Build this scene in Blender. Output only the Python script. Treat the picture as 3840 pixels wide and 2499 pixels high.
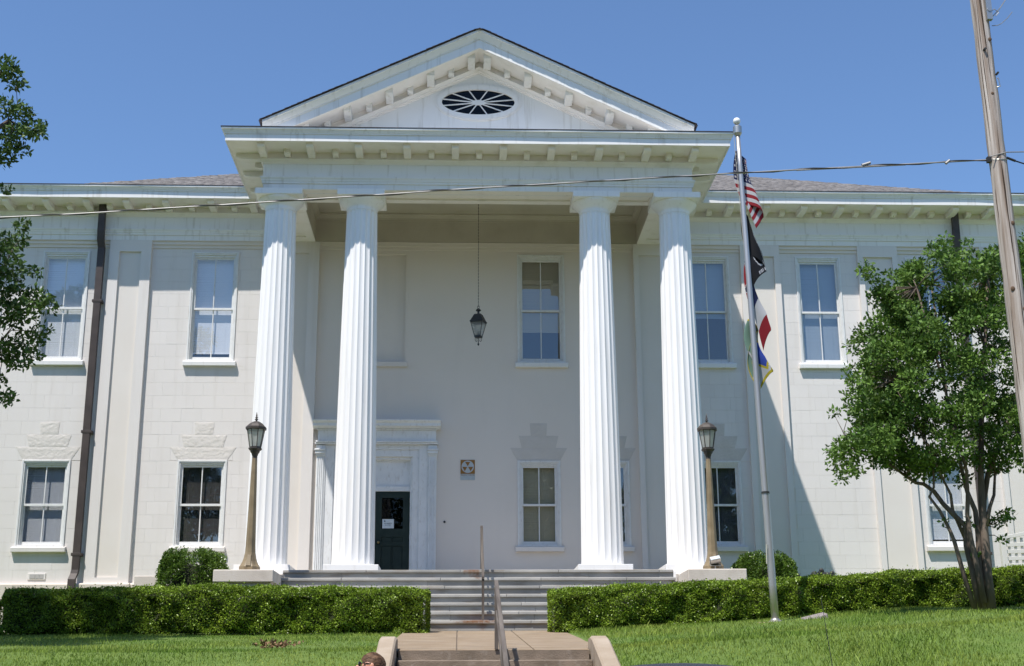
import bpy, bmesh, math, random
import numpy as np
from mathutils import Vector, Matrix

for o in list(bpy.data.objects):
    bpy.data.objects.remove(o)
S = bpy.context.scene
COL = S.collection
R = random.Random(7)
NR = np.random.default_rng(7)
XC = -0.235                      # centre line of the portico

# ------------------------------------------------------------------ camera
PITCH, YAW, ROLL = 0.270601, 0.041182, -0.005585
EYE = Vector((-0.679334, -33.0, 1.65))
fw = Vector((math.sin(YAW)*math.cos(PITCH), math.cos(YAW)*math.cos(PITCH), math.sin(PITCH)))
rt0 = Vector((math.cos(YAW), -math.sin(YAW), 0)); up0 = rt0.cross(fw)
rt = math.cos(ROLL)*rt0 + math.sin(ROLL)*up0
up = -math.sin(ROLL)*rt0 + math.cos(ROLL)*up0
cd = bpy.data.cameras.new('camera'); cam = bpy.data.objects.new('camera', cd); COL.objects.link(cam)
cam.matrix_world = Matrix(((rt.x, up.x, -fw.x, EYE.x), (rt.y, up.y, -fw.y, EYE.y), (rt.z, up.z, -fw.z, EYE.z), (0, 0, 0, 1)))
cd.sensor_fit = 'HORIZONTAL'; cd.sensor_width = 36.0; cd.lens = 4965.72/3840*36
cd.clip_start = 0.1; cd.clip_end = 3000
S.camera = cam

# ------------------------------------------------------------------ sky, sun, exposure
SUN_TO = Vector((-0.741, -1.0, 2.43)).normalized()       # direction towards the sun
elev = math.asin(SUN_TO.z); azim = math.atan2(SUN_TO.x, SUN_TO.y)
W = bpy.data.worlds.new('World'); S.world = W; W.use_nodes = True
wn = W.node_tree; wn.nodes.clear()
sky = wn.nodes.new('ShaderNodeTexSky'); sky.sky_type = 'NISHITA'; sky.sun_disc = False
sky.sun_elevation = elev; sky.sun_rotation = azim
sky.air_density = 1.0; sky.dust_density = 0.2; sky.ozone_density = 7.5; sky.altitude = 60
bg = wn.nodes.new('ShaderNodeBackground'); bg.inputs['Strength'].default_value = 0.123
wo = wn.nodes.new('ShaderNodeOutputWorld')
wn.links.new(sky.outputs[0], bg.inputs['Color']); wn.links.new(bg.outputs[0], wo.inputs['Surface'])
sd = bpy.data.lights.new('sun', 'SUN'); sd.energy = 4.2; sd.angle = math.radians(0.53); sd.color = (1.0, 0.95, 0.89)
sun = bpy.data.objects.new('sun', sd); COL.objects.link(sun)
sun.rotation_euler = (-SUN_TO).to_track_quat('-Z', 'Y').to_euler(); sun.location = (-20, -30, 60)
S.view_settings.view_transform = 'Standard'; S.view_settings.look = 'None'
S.view_settings.gamma = 1.0; S.view_settings.use_curve_mapping = False
S.view_settings.exposure = 0.5
S.render.engine = 'CYCLES'
S.cycles.max_bounces = 8; S.cycles.diffuse_bounces = 4; S.cycles.transparent_max_bounces = 12
S.cycles.use_denoising = True; S.cycles.caustics_reflective = False; S.cycles.caustics_refractive = False

# ------------------------------------------------------------------ materials
MATS = {}
def mat(name, c1, c2=None, scale=1.5, rough=0.6, bump=0.0, bscale=60.0, metal=0.0, spec=0.4, stretch=(1, 1, 1),
        lo=0.35, hi=0.7, dirt=None, dirt_amt=0.0, dirt_scale=(6, 6, 0.5), rand=0.0, orand=0.0, trans=0.0, detail=6.0, coat=0.0):
    if name in MATS: return MATS[name]
    m = bpy.data.materials.new(name); m.use_nodes = True; MATS[name] = m
    nt = m.node_tree; N = nt.nodes; L = nt.links; N.clear()
    out = N.new('ShaderNodeOutputMaterial'); P = N.new('ShaderNodeBsdfPrincipled')
    P.inputs['Roughness'].default_value = rough; P.inputs['Metallic'].default_value = metal
    P.inputs['Specular IOR Level'].default_value = spec; P.inputs['Coat Weight'].default_value = coat
    geo = N.new('ShaderNodeNewGeometry'); mp = N.new('ShaderNodeMapping'); mp.inputs['Scale'].default_value = stretch
    L.new(geo.outputs['Position'], mp.inputs['Vector'])
    col = None
    if c2 is not None:
        nz = N.new('ShaderNodeTexNoise'); nz.inputs['Scale'].default_value = scale; nz.inputs['Detail'].default_value = detail
        L.new(mp.outputs[0], nz.inputs['Vector'])
        mr = N.new('ShaderNodeMapRange'); mr.inputs['From Min'].default_value = lo; mr.inputs['From Max'].default_value = hi
        L.new(nz.outputs['Fac'], mr.inputs['Value'])
        mx = N.new('ShaderNodeMix'); mx.data_type = 'RGBA'
        mx.inputs[6].default_value = (*c1, 1); mx.inputs[7].default_value = (*c2, 1)
        L.new(mr.outputs[0], mx.inputs[0]); col = mx.outputs[2]
    if dirt is not None:
        mp2 = N.new('ShaderNodeMapping'); mp2.inputs['Scale'].default_value = dirt_scale
        L.new(geo.outputs['Position'], mp2.inputs['Vector'])
        n2 = N.new('ShaderNodeTexNoise'); n2.inputs['Scale'].default_value = 1.0; n2.inputs['Detail'].default_value = 8
        L.new(mp2.outputs[0], n2.inputs['Vector'])
        m2 = N.new('ShaderNodeMapRange'); m2.inputs['From Min'].default_value = 0.55; m2.inputs['From Max'].default_value = 0.75
        m2.inputs['To Max'].default_value = dirt_amt
        L.new(n2.outputs['Fac'], m2.inputs['Value'])
        mx2 = N.new('ShaderNodeMix'); mx2.data_type = 'RGBA'
        if col: L.new(col, mx2.inputs[6])
        else: mx2.inputs[6].default_value = (*c1, 1)
        mx2.inputs[7].default_value = (*dirt, 1); L.new(m2.outputs[0], mx2.inputs[0]); col = mx2.outputs[2]
    if rand > 0 or orand > 0:
        rsrc = geo.outputs['Random Per Island']
        if orand > 0: oi = N.new('ShaderNodeObjectInfo'); rsrc = oi.outputs['Random']; rand = orand
        hsv = N.new('ShaderNodeHueSaturation')
        mr3 = N.new('ShaderNodeMapRange'); mr3.inputs['To Min'].default_value = 1-rand; mr3.inputs['To Max'].default_value = 1+rand
        L.new(rsrc, mr3.inputs['Value']); L.new(mr3.outputs[0], hsv.inputs['Value'])
        if col: L.new(col, hsv.inputs['Color'])
        else: hsv.inputs['Color'].default_value = (*c1, 1)
        col = hsv.outputs[0]
    if col: L.new(col, P.inputs['Base Color'])
    else: P.inputs['Base Color'].default_value = (*c1, 1)
    if bump > 0:
        nb = N.new('ShaderNodeTexNoise'); nb.inputs['Scale'].default_value = bscale; nb.inputs['Detail'].default_value = 5
        L.new(mp.outputs[0], nb.inputs['Vector'])
        b = N.new('ShaderNodeBump'); b.inputs['Strength'].default_value = bump; b.inputs['Distance'].default_value = 0.02
        L.new(nb.outputs['Fac'], b.inputs['Height']); L.new(b.outputs[0], P.inputs['Normal'])
    sh = P.outputs[0]
    if trans > 0:
        T = N.new('ShaderNodeBsdfTranslucent'); ms = N.new('ShaderNodeMixShader'); ms.inputs[0].default_value = trans
        if col: L.new(col, T.inputs['Color'])
        else: T.inputs['Color'].default_value = (*c1, 1)
        L.new(sh, ms.inputs[1]); L.new(T.outputs[0], ms.inputs[2]); sh = ms.outputs[0]
    L.new(sh, out.inputs['Surface'])
    return m

def glass_mat(name, tint=(1, 1, 1), refl=0.10, rough=0.0, cloud=0.0):
    m = bpy.data.materials.new(name); m.use_nodes = True; MATS[name] = m
    nt = m.node_tree; N = nt.nodes; L = nt.links; N.clear()
    out = N.new('ShaderNodeOutputMaterial'); T = N.new('ShaderNodeBsdfTransparent'); T.inputs[0].default_value = (*tint, 1)
    G = N.new('ShaderNodeBsdfGlossy'); G.inputs['Roughness'].default_value = rough
    lw = N.new('ShaderNodeLayerWeight'); lw.inputs['Blend'].default_value = .5
    pw = N.new('ShaderNodeMath'); pw.operation = 'POWER'; pw.inputs[1].default_value = 4.0; L.new(lw.outputs['Facing'], pw.inputs[0])
    mr = N.new('ShaderNodeMath'); mr.operation = 'MULTIPLY_ADD'; mr.inputs[1].default_value = .6; mr.inputs[2].default_value = refl
    L.new(pw.outputs[0], mr.inputs[0])
    geo = N.new('ShaderNodeNewGeometry'); nz = N.new('ShaderNodeTexNoise'); nz.inputs['Scale'].default_value = 1.1
    L.new(geo.outputs['Position'], nz.inputs['Vector'])
    b = N.new('ShaderNodeBump'); b.inputs['Strength'].default_value = 0.06; b.inputs['Distance'].default_value = 0.05
    L.new(nz.outputs['Fac'], b.inputs['Height']); L.new(b.outputs[0], G.inputs['Normal'])
    ms = N.new('ShaderNodeMixShader'); L.new(mr.outputs[0], ms.inputs[0]); L.new(T.outputs[0], ms.inputs[1]); L.new(G.outputs[0], ms.inputs[2])
    sh = ms.outputs[0]
    if cloud > 0:
        D = N.new('ShaderNodeBsdfTranslucent'); D.inputs[0].default_value = (.9, .9, .86, 1)
        D2 = N.new('ShaderNodeBsdfDiffuse'); D2.inputs[0].default_value = (.88, .88, .85, 1)
        md = N.new('ShaderNodeMixShader'); L.new(D.outputs[0], md.inputs[1]); L.new(D2.outputs[0], md.inputs[2]); md.inputs[0].default_value = .5
        m3 = N.new('ShaderNodeMixShader'); m3.inputs[0].default_value = cloud
        L.new(sh, m3.inputs[1]); L.new(md.outputs[0], m3.inputs[2]); sh = m3.outputs[0]
    L.new(sh, out.inputs['Surface'])
    return m

WALL = mat('wall_paint', (.725, .688, .65), (.75, .715, .68), scale=.7, rough=.75, bump=.12, bscale=45, dirt=(.55, .50, .44), dirt_amt=.30, dirt_scale=(4, 4, .30), orand=.018)
STUCCO = mat('stucco_paint', (.73, .67, .605), (.755, .695, .63), scale=.6, rough=.75, bump=.15, bscale=55, dirt=(.58, .55, .5), dirt_amt=.15, dirt_scale=(2, 2, .4))
PANEL = mat('panel_paint', (.72, .67, .61), (.745, .70, .645), scale=.9, rough=.75, bump=.1, bscale=45)
TRIM = mat('trim_paint', (.80, .79, .765), (.83, .82, .80), scale=1.4, rough=.5, bump=.06, bscale=30, dirt=(.46, .42, .34), dirt_amt=.5, dirt_scale=(9, 9, .8))
COLM = mat('column_paint', (.88, .87, .855), (.90, .89, .88), scale=1.0, rough=.5, bump=.05, bscale=30, dirt=(.60, .57, .52), dirt_amt=.38, dirt_scale=(11, 11, .45))
SOFF = mat('soffit_paint', (.87, .825, .775), (.90, .86, .815), scale=2.2, rough=.6, bump=.05, bscale=25, dirt=(.5, .45, .33), dirt_amt=.3, dirt_scale=(2.5, 2.5, 2.5))
SASH = mat('sash_paint', (.72, .72, .70), (.77, .77, .755), scale=6, rough=.5, bump=.1, bscale=60, dirt=(.42, .38, .33), dirt_amt=.35, dirt_scale=(22, 22, 9))
DOORTRIM = mat('door_trim_paint', (.73, .745, .75), (.80, .81, .81), scale=3, rough=.55, bump=.1, bscale=50, dirt=(.4, .36, .31), dirt_amt=.35, dirt_scale=(18, 18, 7))
ROCK = mat('rock_face_paint', (.66, .62, .57), (.70, .66, .61), scale=5, rough=.85, bump=.22, bscale=34)
BASE = mat('base_course_paint', (.66, .58, .50), (.70, .63, .56), scale=1.2, rough=.8, bump=.2, bscale=40, dirt=(.42, .36, .3), dirt_amt=.3, dirt_scale=(3, 3, 1))
CAPST = mat('cap_stone_paint', (.62, .55, .48), (.68, .62, .55), scale=1.5, rough=.8, bump=.2, bscale=40, dirt=(.36, .3, .24), dirt_amt=.45, dirt_scale=(2.5, 2.5, 2))
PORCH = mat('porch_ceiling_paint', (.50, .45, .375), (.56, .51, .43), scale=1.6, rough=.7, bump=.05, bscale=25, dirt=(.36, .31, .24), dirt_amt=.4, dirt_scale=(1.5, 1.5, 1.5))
SKIRT = mat('painted_metal_roof', (.70, .70, .68), (.76, .76, .74), scale=3, rough=.5)
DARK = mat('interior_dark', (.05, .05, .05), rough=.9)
ROOM = mat('room_paint', (.22, .21, .19), rough=.9)
GLASS = glass_mat('window_glass', (.98, .99, 1.0), .095)
GLASSD = glass_mat('dark_glass', (.25, .3, .34), .02)
FROST = glass_mat('frosted_glass', (.9, .92, .9), .06, .25, cloud=.45)
BLINDW = mat('blind_white', (.87, .88, .90), rough=.5)
BLINDB = mat('blind_slate', (.34, .40, .45), rough=.55)
BLINDT = mat('blind_tan', (.52, .46, .32), rough=.6)
BLINDG = mat('blind_grey', (.26, .25, .235), rough=.55)
SHADE = mat('roller_shade', (.5, .49, .45), rough=.8)
DOORM = mat('door_paint', (.020, .034, .030), (.027, .043, .038), scale=4, rough=.6, spec=.2)
BRASS = mat('aged_brass', (.33, .25, .12), rough=.35, metal=1.0)
STEEL = mat('dull_steel', (.45, .45, .43), rough=.45, metal=1.0)
PIPE = mat('downpipe_metal', (.052, .041, .037), (.075, .059, .053), scale=3, rough=.5, bump=.05, bscale=20)
BRONZE = mat('bronze_paint', (.22, .165, .095), (.30, .235, .145), scale=4, rough=.5, bump=.15, bscale=80, dirt=(.06, .05, .04), dirt_amt=.5, dirt_scale=(9, 9, 1.2))
BRONZED = mat('dark_bronze', (.055, .047, .042), (.085, .07, .058), scale=5, rough=.5, bump=.1, bscale=60)
IRON = mat('black_iron', (.028, .030, .030), (.04, .04, .038), scale=7, rough=.5)
ALU = mat('spun_aluminium', (.46, .44, .42), (.55, .53, .505), scale=8, rough=.42, metal=.75, stretch=(1, 1, .05))
ALUW = mat('white_ball', (.85, .85, .84), rough=.25)
CONC = mat('concrete', (.25, .185, .12), (.31, .24, .168), scale=2.2, rough=.9, bump=.3, bscale=70, dirt=(.2, .165, .13), dirt_amt=.55, dirt_scale=(2.2, 2.2, 1.5))
CONCD = mat('concrete_riser', (.17, .135, .10), (.27, .215, .165), scale=3.5, rough=.95, bump=.4, bscale=60, dirt=(.4, .36, .31), dirt_amt=.5, dirt_scale=(9, 9, 9))
CURB = mat('cheek_concrete', (.34, .27, .195), (.42, .35, .27), scale=2.5, rough=.9, bump=.3, bscale=60, dirt=(.28, .22, .16), dirt_amt=.5, dirt_scale=(3, 3, 3))
WOOD = mat('weathered_wood', (.075, .062, .052), (.175, .15, .128), scale=9, rough=.85, bump=.4, bscale=30, stretch=(1, .12, .12))
POLE = mat('pole_wood', (.24, .18, .135), (.55, .50, .445), scale=22, rough=.95, bump=1.0, bscale=26, stretch=(1, 1, .03), lo=.3, hi=.65, dirt=(.085, .055, .038), dirt_amt=.95, dirt_scale=(30, 30, .5))
SHING = mat('asphalt_shingle', (.155, .145, .14), (.235, .222, .215), scale=9, rough=.95, bump=.4, bscale=120, rand=.3)
SHINGD = mat('shingle_edge', (.045, .04, .05), (.07, .06, .065), scale=9, rough=.9, rand=.3)
TRUNK = mat('bark', (.10, .075, .058), (.20, .155, .12), scale=7, rough=.9, bump=.4, bscale=25, stretch=(1, 1, .2))
HEDGE = mat('hedge_leaf', (.155, .25, .022), (.28, .385, .04), scale=4, lo=.3, hi=.72, rough=.42, rand=.6, trans=.25, spec=.5)
BUSH = mat('bush_leaf', (.085, .155, .02), (.14, .23, .032), scale=6, rough=.35, rand=.45, trans=.22, spec=.55)
MYRTLE = mat('myrtle_leaf', (.065, .135, .022), (.15, .25, .045), scale=2.2, lo=.35, hi=.65, rough=.55, rand=.45, trans=.24, spec=.28)
OAK = mat('tree_leaf', (.06, .115, .027), (.11, .185, .045), scale=3, rough=.55, rand=.4, trans=.24, spec=.28)
STEMCORE = mat('stem_and_dark_core', (.018, .022, .010), (.03, .034, .014), scale=8, rough=.95)  # near-black: stems, and the solid core added to darken the foliage inside
GRASS = mat('grass_blade', (.135, .245, .03), (.33, .39, .075), scale=.55, lo=.3, hi=.72, rough=.55, rand=.4, trans=.3, spec=.3)
TURF = mat('turf_soil', (.09, .15, .025), (.13, .19, .04), scale=3, rough=.95, bump=.5, bscale=80)
DRY = mat('dry_leaf', (.20, .115, .06), (.30, .19, .11), scale=20, rough=.9, rand=.3)
ASPH = mat('asphalt', (.17, .165, .155), (.21, .205, .195), scale=8, rough=.9, bump=.3, bscale=150)
GRAN = mat('granite', (.20, .17, .165), (.36, .32, .31), scale=60, rough=.6)
WIRE = mat('wire_alu', (.30, .295, .28), (.42, .41, .39), scale=4, rough=.5, metal=.6)
WIREB = mat('wire_black', (.03, .03, .03), rough=.6)
VINYL = mat('white_vinyl', (.74, .71, .66), rough=.45)

def steps_mat():
    m = mat('step_stone', (.31, .305, .285), (.43, .415, .385), scale=1.8, rough=.7, bump=.15, bscale=60, dirt=(.20, .155, .11), dirt_amt=.8, dirt_scale=(1.6, 1.6, 9), orand=.16)
    nt = m.node_tree; N = nt.nodes; L = nt.links
    P = next(n for n in N if n.type == 'BSDF_PRINCIPLED'); src = P.inputs['Base Color'].links[0].from_socket
    geo = N.new('ShaderNodeNewGeometry'); cur = src
    for (cx, cz, rx, rz, amt) in ((-.38, 4.36, .22, .14, .9), (-.25, 4.22, .10, .10, .7), (-.22, 3.18, .55, .06, .95), (-.2, 3.08, .12, .10, .5)):
        sx = N.new('ShaderNodeSeparateXYZ'); L.new(geo.outputs['Position'], sx.inputs[0])
        a = N.new('ShaderNodeMath'); a.operation = 'MULTIPLY_ADD'; a.inputs[1].default_value = 1/rx; a.inputs[2].default_value = -cx/rx; L.new(sx.outputs[0], a.inputs[0])
        b = N.new('ShaderNodeMath'); b.operation = 'MULTIPLY_ADD'; b.inputs[1].default_value = 1/rz; b.inputs[2].default_value = -cz/rz; L.new(sx.outputs[2], b.inputs[0])
        a2 = N.new('ShaderNodeMath'); a2.operation = 'POWER'; a2.inputs[1].default_value = 2; L.new(a.outputs[0], a2.inputs[0])
        b2 = N.new('ShaderNodeMath'); b2.operation = 'POWER'; b2.inputs[1].default_value = 2; L.new(b.outputs[0], b2.inputs[0])
        s = N.new('ShaderNodeMath'); s.operation = 'ADD'; L.new(a2.outputs[0], s.inputs[0]); L.new(b2.outputs[0], s.inputs[1])
        nz = N.new('ShaderNodeTexNoise'); nz.inputs['Scale'].default_value = 14; nz.inputs['Detail'].default_value = 5; L.new(geo.outputs['Position'], nz.inputs['Vector'])
        s2 = N.new('ShaderNodeMath'); s2.operation = 'MULTIPLY_ADD'; s2.inputs[1].default_value = 2.2; s2.inputs[2].default_value = -1.0; L.new(nz.outputs['Fac'], s2.inputs[0])
        s3 = N.new('ShaderNodeMath'); s3.operation = 'ADD'; L.new(s.outputs[0], s3.inputs[0]); L.new(s2.outputs[0], s3.inputs[1])
        mr = N.new('ShaderNodeMapRange'); mr.inputs['From Min'].default_value = 0.0; mr.inputs['From Max'].default_value = 1.0; mr.inputs['To Min'].default_value = amt; mr.inputs['To Max'].default_value = 0
        L.new(s3.outputs[0], mr.inputs['Value'])
        mx = N.new('ShaderNodeMix'); mx.data_type = 'RGBA'; L.new(cur, mx.inputs[6]); mx.inputs[7].default_value = (.20, .085, .03, 1); L.new(mr.outputs[0], mx.inputs[0]); cur = mx.outputs[2]
    L.new(cur, P.inputs['Base Color'])
    return m
STONE = steps_mat()

# ------------------------------------------------------------------ mesh helpers
class MB:
    def __init__(s): s.v = []; s.f = []; s.m = []
    def add(s, vs, fs, mi=0):
        b = len(s.v); s.v += [tuple(v) for v in vs]; s.f += [tuple(b+i for i in f) for f in fs]; s.m += [mi]*len(fs); return s
    def box(s, x0, x1, y0, y1, z0, z1, mi=0):
        return s.add([(x0, y0, z0), (x1, y0, z0), (x1, y1, z0), (x0, y1, z0), (x0, y0, z1), (x1, y0, z1), (x1, y1, z1), (x0, y1, z1)],
                     [(0, 3, 2, 1), (4, 5, 6, 7), (0, 1, 5, 4), (1, 2, 6, 5), (2, 3, 7, 6), (3, 0, 4, 7)], mi)
    def cbox(s, x0, x1, y0, y1, z0, z1, c=.01, mi=0):       # box with chamfered edges on the front (-y) side
        a = [(x0, y1, z0), (x1, y1, z0), (x1, y1, z1), (x0, y1, z1)]
        b = [(x0, y0+c, z0), (x1, y0+c, z0), (x1, y0+c, z1), (x0, y0+c, z1)]
        d = [(x0+c, y0, z0+c), (x1-c, y0, z0+c), (x1-c, y0, z1-c), (x0+c, y0, z1-c)]
        F = [(0, 3, 2, 1)]
        for k in range(4):
            j = (k+1) % 4; F += [(k, j, 4+j, 4+k), (4+k, 4+j, 8+j, 8+k)]
        F.append((8, 9, 10, 11))
        return s.add(a+b+d, F, mi)
    def prism(s, poly, axis, a, b, mi=0):                   # polygon extruded along an axis: x -> poly (y,z); y -> (x,z); z -> (x,y)
        def P(p, t): return (t, p[0], p[1]) if axis == 'x' else ((p[0], t, p[1]) if axis == 'y' else (p[0], p[1], t))
        n = len(poly); vs = [P(p, a) for p in poly]+[P(p, b) for p in poly]
        fs = [tuple(range(n)), tuple(range(2*n-1, n-1, -1))]+[(i, i+n, (i+1) % n+n, (i+1) % n) for i in range(n)]
        return s.add(vs, fs, mi)
    def lathe(s, prof, n=24, c=(0, 0), rot=0.0, caps=True, mi=0):
        vs = []; fs = []
        for r, z in prof:
            for k in range(n):
                a = rot+2*math.pi*k/n; vs.append((c[0]+r*math.cos(a), c[1]+r*math.sin(a), z))
        for i in range(len(prof)-1):
            for k in range(n):
                j = (k+1) % n; fs.append((i*n+k, i*n+j, (i+1)*n+j, (i+1)*n+k))
        if caps: fs += [tuple(range(n-1, -1, -1)), tuple((len(prof)-1)*n+k for k in range(n))]
        return s.add(vs, fs, mi)
    def tube(s, pts, rad, n=8, mi=0):
        pts = [Vector(p) for p in pts]; rad = rad if isinstance(rad, (list, tuple)) else [rad]*len(pts)
        vs = []; fs = []; ref = None
        for i, p in enumerate(pts):
            t = (pts[min(i+1, len(pts)-1)]-pts[max(i-1, 0)]).normalized()
            if ref is None: ref = Vector((1, 0, 0)) if abs(t.x) < .9 else Vector((0, 1, 0))
            u = (ref-t*ref.dot(t)).normalized(); w = t.cross(u); ref = u
            for k in range(n):
                a = 2*math.pi*k/n; vs.append(p+(u*math.cos(a)+w*math.sin(a))*rad[i])
        for i in range(len(pts)-1):
            for k in range(n):
                j = (k+1) % n; fs.append((i*n+k, i*n+j, (i+1)*n+j, (i+1)*n+k))
        fs += [tuple(range(n-1, -1, -1)), tuple((len(pts)-1)*n+k for k in range(n))]
        return s.add(vs, fs, mi)
    def ball(s, c, r, n=14, mi=0, sq=(1, 1, 1)):
        vs = [(c[0], c[1], c[2]-r*sq[2])]; fs = []; m = n//2
        for i in range(1, m):
            ph = math.pi*i/m-math.pi/2
            for k in range(n):
                a = 2*math.pi*k/n; vs.append((c[0]+r*sq[0]*math.cos(ph)*math.cos(a), c[1]+r*sq[1]*math.cos(ph)*math.sin(a), c[2]+r*sq[2]*math.sin(ph)))
        vs.append((c[0], c[1], c[2]+r*sq[2])); T = len(vs)-1
        for k in range(n):
            j = (k+1) % n; fs.append((0, 1+j, 1+k)); fs.append((T, T-n+k, T-n+j))
            for i in range(m-2): fs.append((1+i*n+k, 1+i*n+j, 1+(i+1)*n+j, 1+(i+1)*n+k))
        return s.add(vs, fs, mi)
    def sweep(s, path, prof, mi=0, jit=0.0, sub=0.0):
        # plan polyline path [(x,y)], outward is to the right of travel; profile [(out, z)]
        P = [Vector((x, y)) for x, y in path]
        if sub:
            Q = []; 
            for i in range(len(P)-1):
                n = max(1, int((P[i+1]-P[i]).length/sub)); Q += [P[i].lerp(P[i+1], k/n) for k in range(n)]
            P = Q+[P[-1]]
        n = len(P); m = len(prof); vs = []
        for i in range(n):
            d0 = (P[i]-P[i-1]).normalized() if i else (P[1]-P[0]).normalized()
            d1 = (P[i+1]-P[i]).normalized() if i < n-1 else d0
            n0 = Vector((d0.y, -d0.x)); n1 = Vector((d1.y, -d1.x)); b = n0+n1; b = b/(b.length_squared/2)
            j = NR.normal(0, jit) if jit else 0; jz = NR.normal(0, jit*.5) if jit else 0
            for o, z in prof: vs.append((P[i].x+b.x*(o+j), P[i].y+b.y*(o+j), z+jz))
        fs = [(i*m+k, (i+1)*m+k, (i+1)*m+k+1, i*m+k+1) for i in range(n-1) for k in range(m-1)]
        return s.add(vs, fs, mi)

def link(name, me, parent=None, mats=(), smooth=False, loc=None):
    for m in (mats if isinstance(mats, (list, tuple)) else [mats]): me.materials.append(m)
    if smooth: me.polygons.foreach_set('use_smooth', [True]*len(me.polygons))
    o = bpy.data.objects.new(name, me); COL.objects.link(o)
    if parent is not None: o.parent = parent
    if loc is not None: o.location = loc
    return o
def build(name, mb, mats, parent=None, smooth=False, bevel=0.0, loc=None, angle=None):
    me = bpy.data.meshes.new(name); me.from_pydata(mb.v, [], mb.f)
    me.polygons.foreach_set('material_index', mb.m)
    bm = bmesh.new(); bm.from_mesh(me); bmesh.ops.recalc_face_normals(bm, faces=bm.faces)
    if bevel > 0: bmesh.ops.bevel(bm, geom=[e for e in bm.edges if len(e.link_faces) == 2 and e.calc_face_angle(0) > .5], offset=bevel, segments=1, affect='EDGES', profile=.5)
    bm.to_mesh(me); bm.free(); me.update()
    o = link(name, me, parent, mats, False, loc)
    if angle is not None:
        me.polygons.foreach_set('use_smooth', [True]*len(me.polygons)); me.set_sharp_from_angle(angle=math.radians(angle))
    elif smooth: me.polygons.foreach_set('use_smooth', [True]*len(me.polygons))
    return o
def fast(name, V, F, mats, parent=None, smooth=False, loc=None):
    V = np.asarray(V, np.float32).reshape(-1, 3); F = np.asarray(F, np.int32); k = F.shape[1]
    me = bpy.data.meshes.new(name); me.vertices.add(len(V)); me.vertices.foreach_set('co', V.ravel())
    me.loops.add(F.size); me.loops.foreach_set('vertex_index', F.ravel())
    me.polygons.add(len(F)); me.polygons.foreach_set('loop_start', np.arange(0, F.size, k, dtype=np.int32))
    me.update(calc_edges=True); me.validate()
    return link(name, me, parent, mats, smooth, loc)
def empty(name, loc=(0, 0, 0)):
    o = bpy.data.objects.new(name, None); COL.objects.link(o); o.location = loc; o.empty_display_size = .3; return o
def tag(o, label=None, cat=None, group=None, kind=None):
    if label: o['label'] = label
    if cat: o['category'] = cat
    if group: o['group'] = group
    if kind: o['kind'] = kind
    return o
def grid_cells(x0, x1, z0, z1, holes):
    xs = sorted({x0, x1} | {v for h in holes for v in (h[0], h[1]) if x0 < v < x1}); zs = sorted({z0, z1} | {v for h in holes for v in (h[2], h[3]) if z0 < v < z1})
    out = []
    for i in range(len(xs)-1):
        run = None
        for j in range(len(zs)-1):
            cx, cz = (xs[i]+xs[i+1])/2, (zs[j]+zs[j+1])/2
            if any(h[0] < cx < h[1] and h[2] < cz < h[3] for h in holes):
                if run: out.append(run); run = None
            else: run = (xs[i], xs[i+1], run[2] if run else zs[j], zs[j+1])
        if run: out.append(run)
    return out
def text_mesh(body, size, align='CENTER'):
    cu = bpy.data.curves.new('lettering', 'FONT'); cu.body = body; cu.size = size; cu.align_x = align; cu.align_y = 'CENTER'; cu.extrude = .0006; cu.resolution_u = 2
    t = bpy.data.objects.new('lettering', cu); COL.objects.link(t)
    bpy.context.view_layer.update()
    me = bpy.data.meshes.new_from_object(t.evaluated_get(bpy.context.evaluated_depsgraph_get()))
    bpy.data.objects.remove(t); bpy.data.curves.remove(cu); me.materials.clear()
    return me

# ------------------------------------------------------------------ ground
def gbase(x): return 2.87+(0 if x < 1 else min(x-1, 7.2)*.062)
ROADZ, SIDEZ = .15, .30
def gz(x, y):
    b = gbase(x)
    if y >= -14.3: return b+.078*(min(y, -5.5)+7)
    z14 = b+.078*(-7.3); t = min(1, (-14.3-y)/6.5)
    return z14+(SIDEZ+.02-z14)*(t*.82+.18*t*t)
def sheet(xs, ys):
    V = [(x, y, gz(x, y)-(.22 if (-1.65 < x < 1.32 and y < -6.2) else 0)+.012*math.sin(x*1.7+y*.9)*math.sin(y*1.3)) for y in ys for x in xs]; n = len(xs)
    F = [(j*n+i, j*n+i+1, (j+1)*n+i+1, (j+1)*n+i) for j in range(len(ys)-1) for i in range(n-1)]
    return V, F
def lin(a, b, s):
    n = max(1, int(round(abs(b-a)/s))); return [a+(b-a)*i/n for i in range(n+1)]
mb = MB()
for xs, ys in ((sorted(set(lin(-45, -1.74, .6)+lin(-1.74, 1.41, .525)+lin(1.41, 45, .6))), lin(-13.8, 9, .5)), (lin(-45, -1.76, .6), lin(-20.8, -13.8, .5)), (lin(1.43, 45, .6), lin(-20.8, -13.8, .5))):
    V, F = sheet(xs, ys); mb.add(V, F)
tag(build('lawn', mb, TURF, smooth=True), kind='structure')
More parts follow.
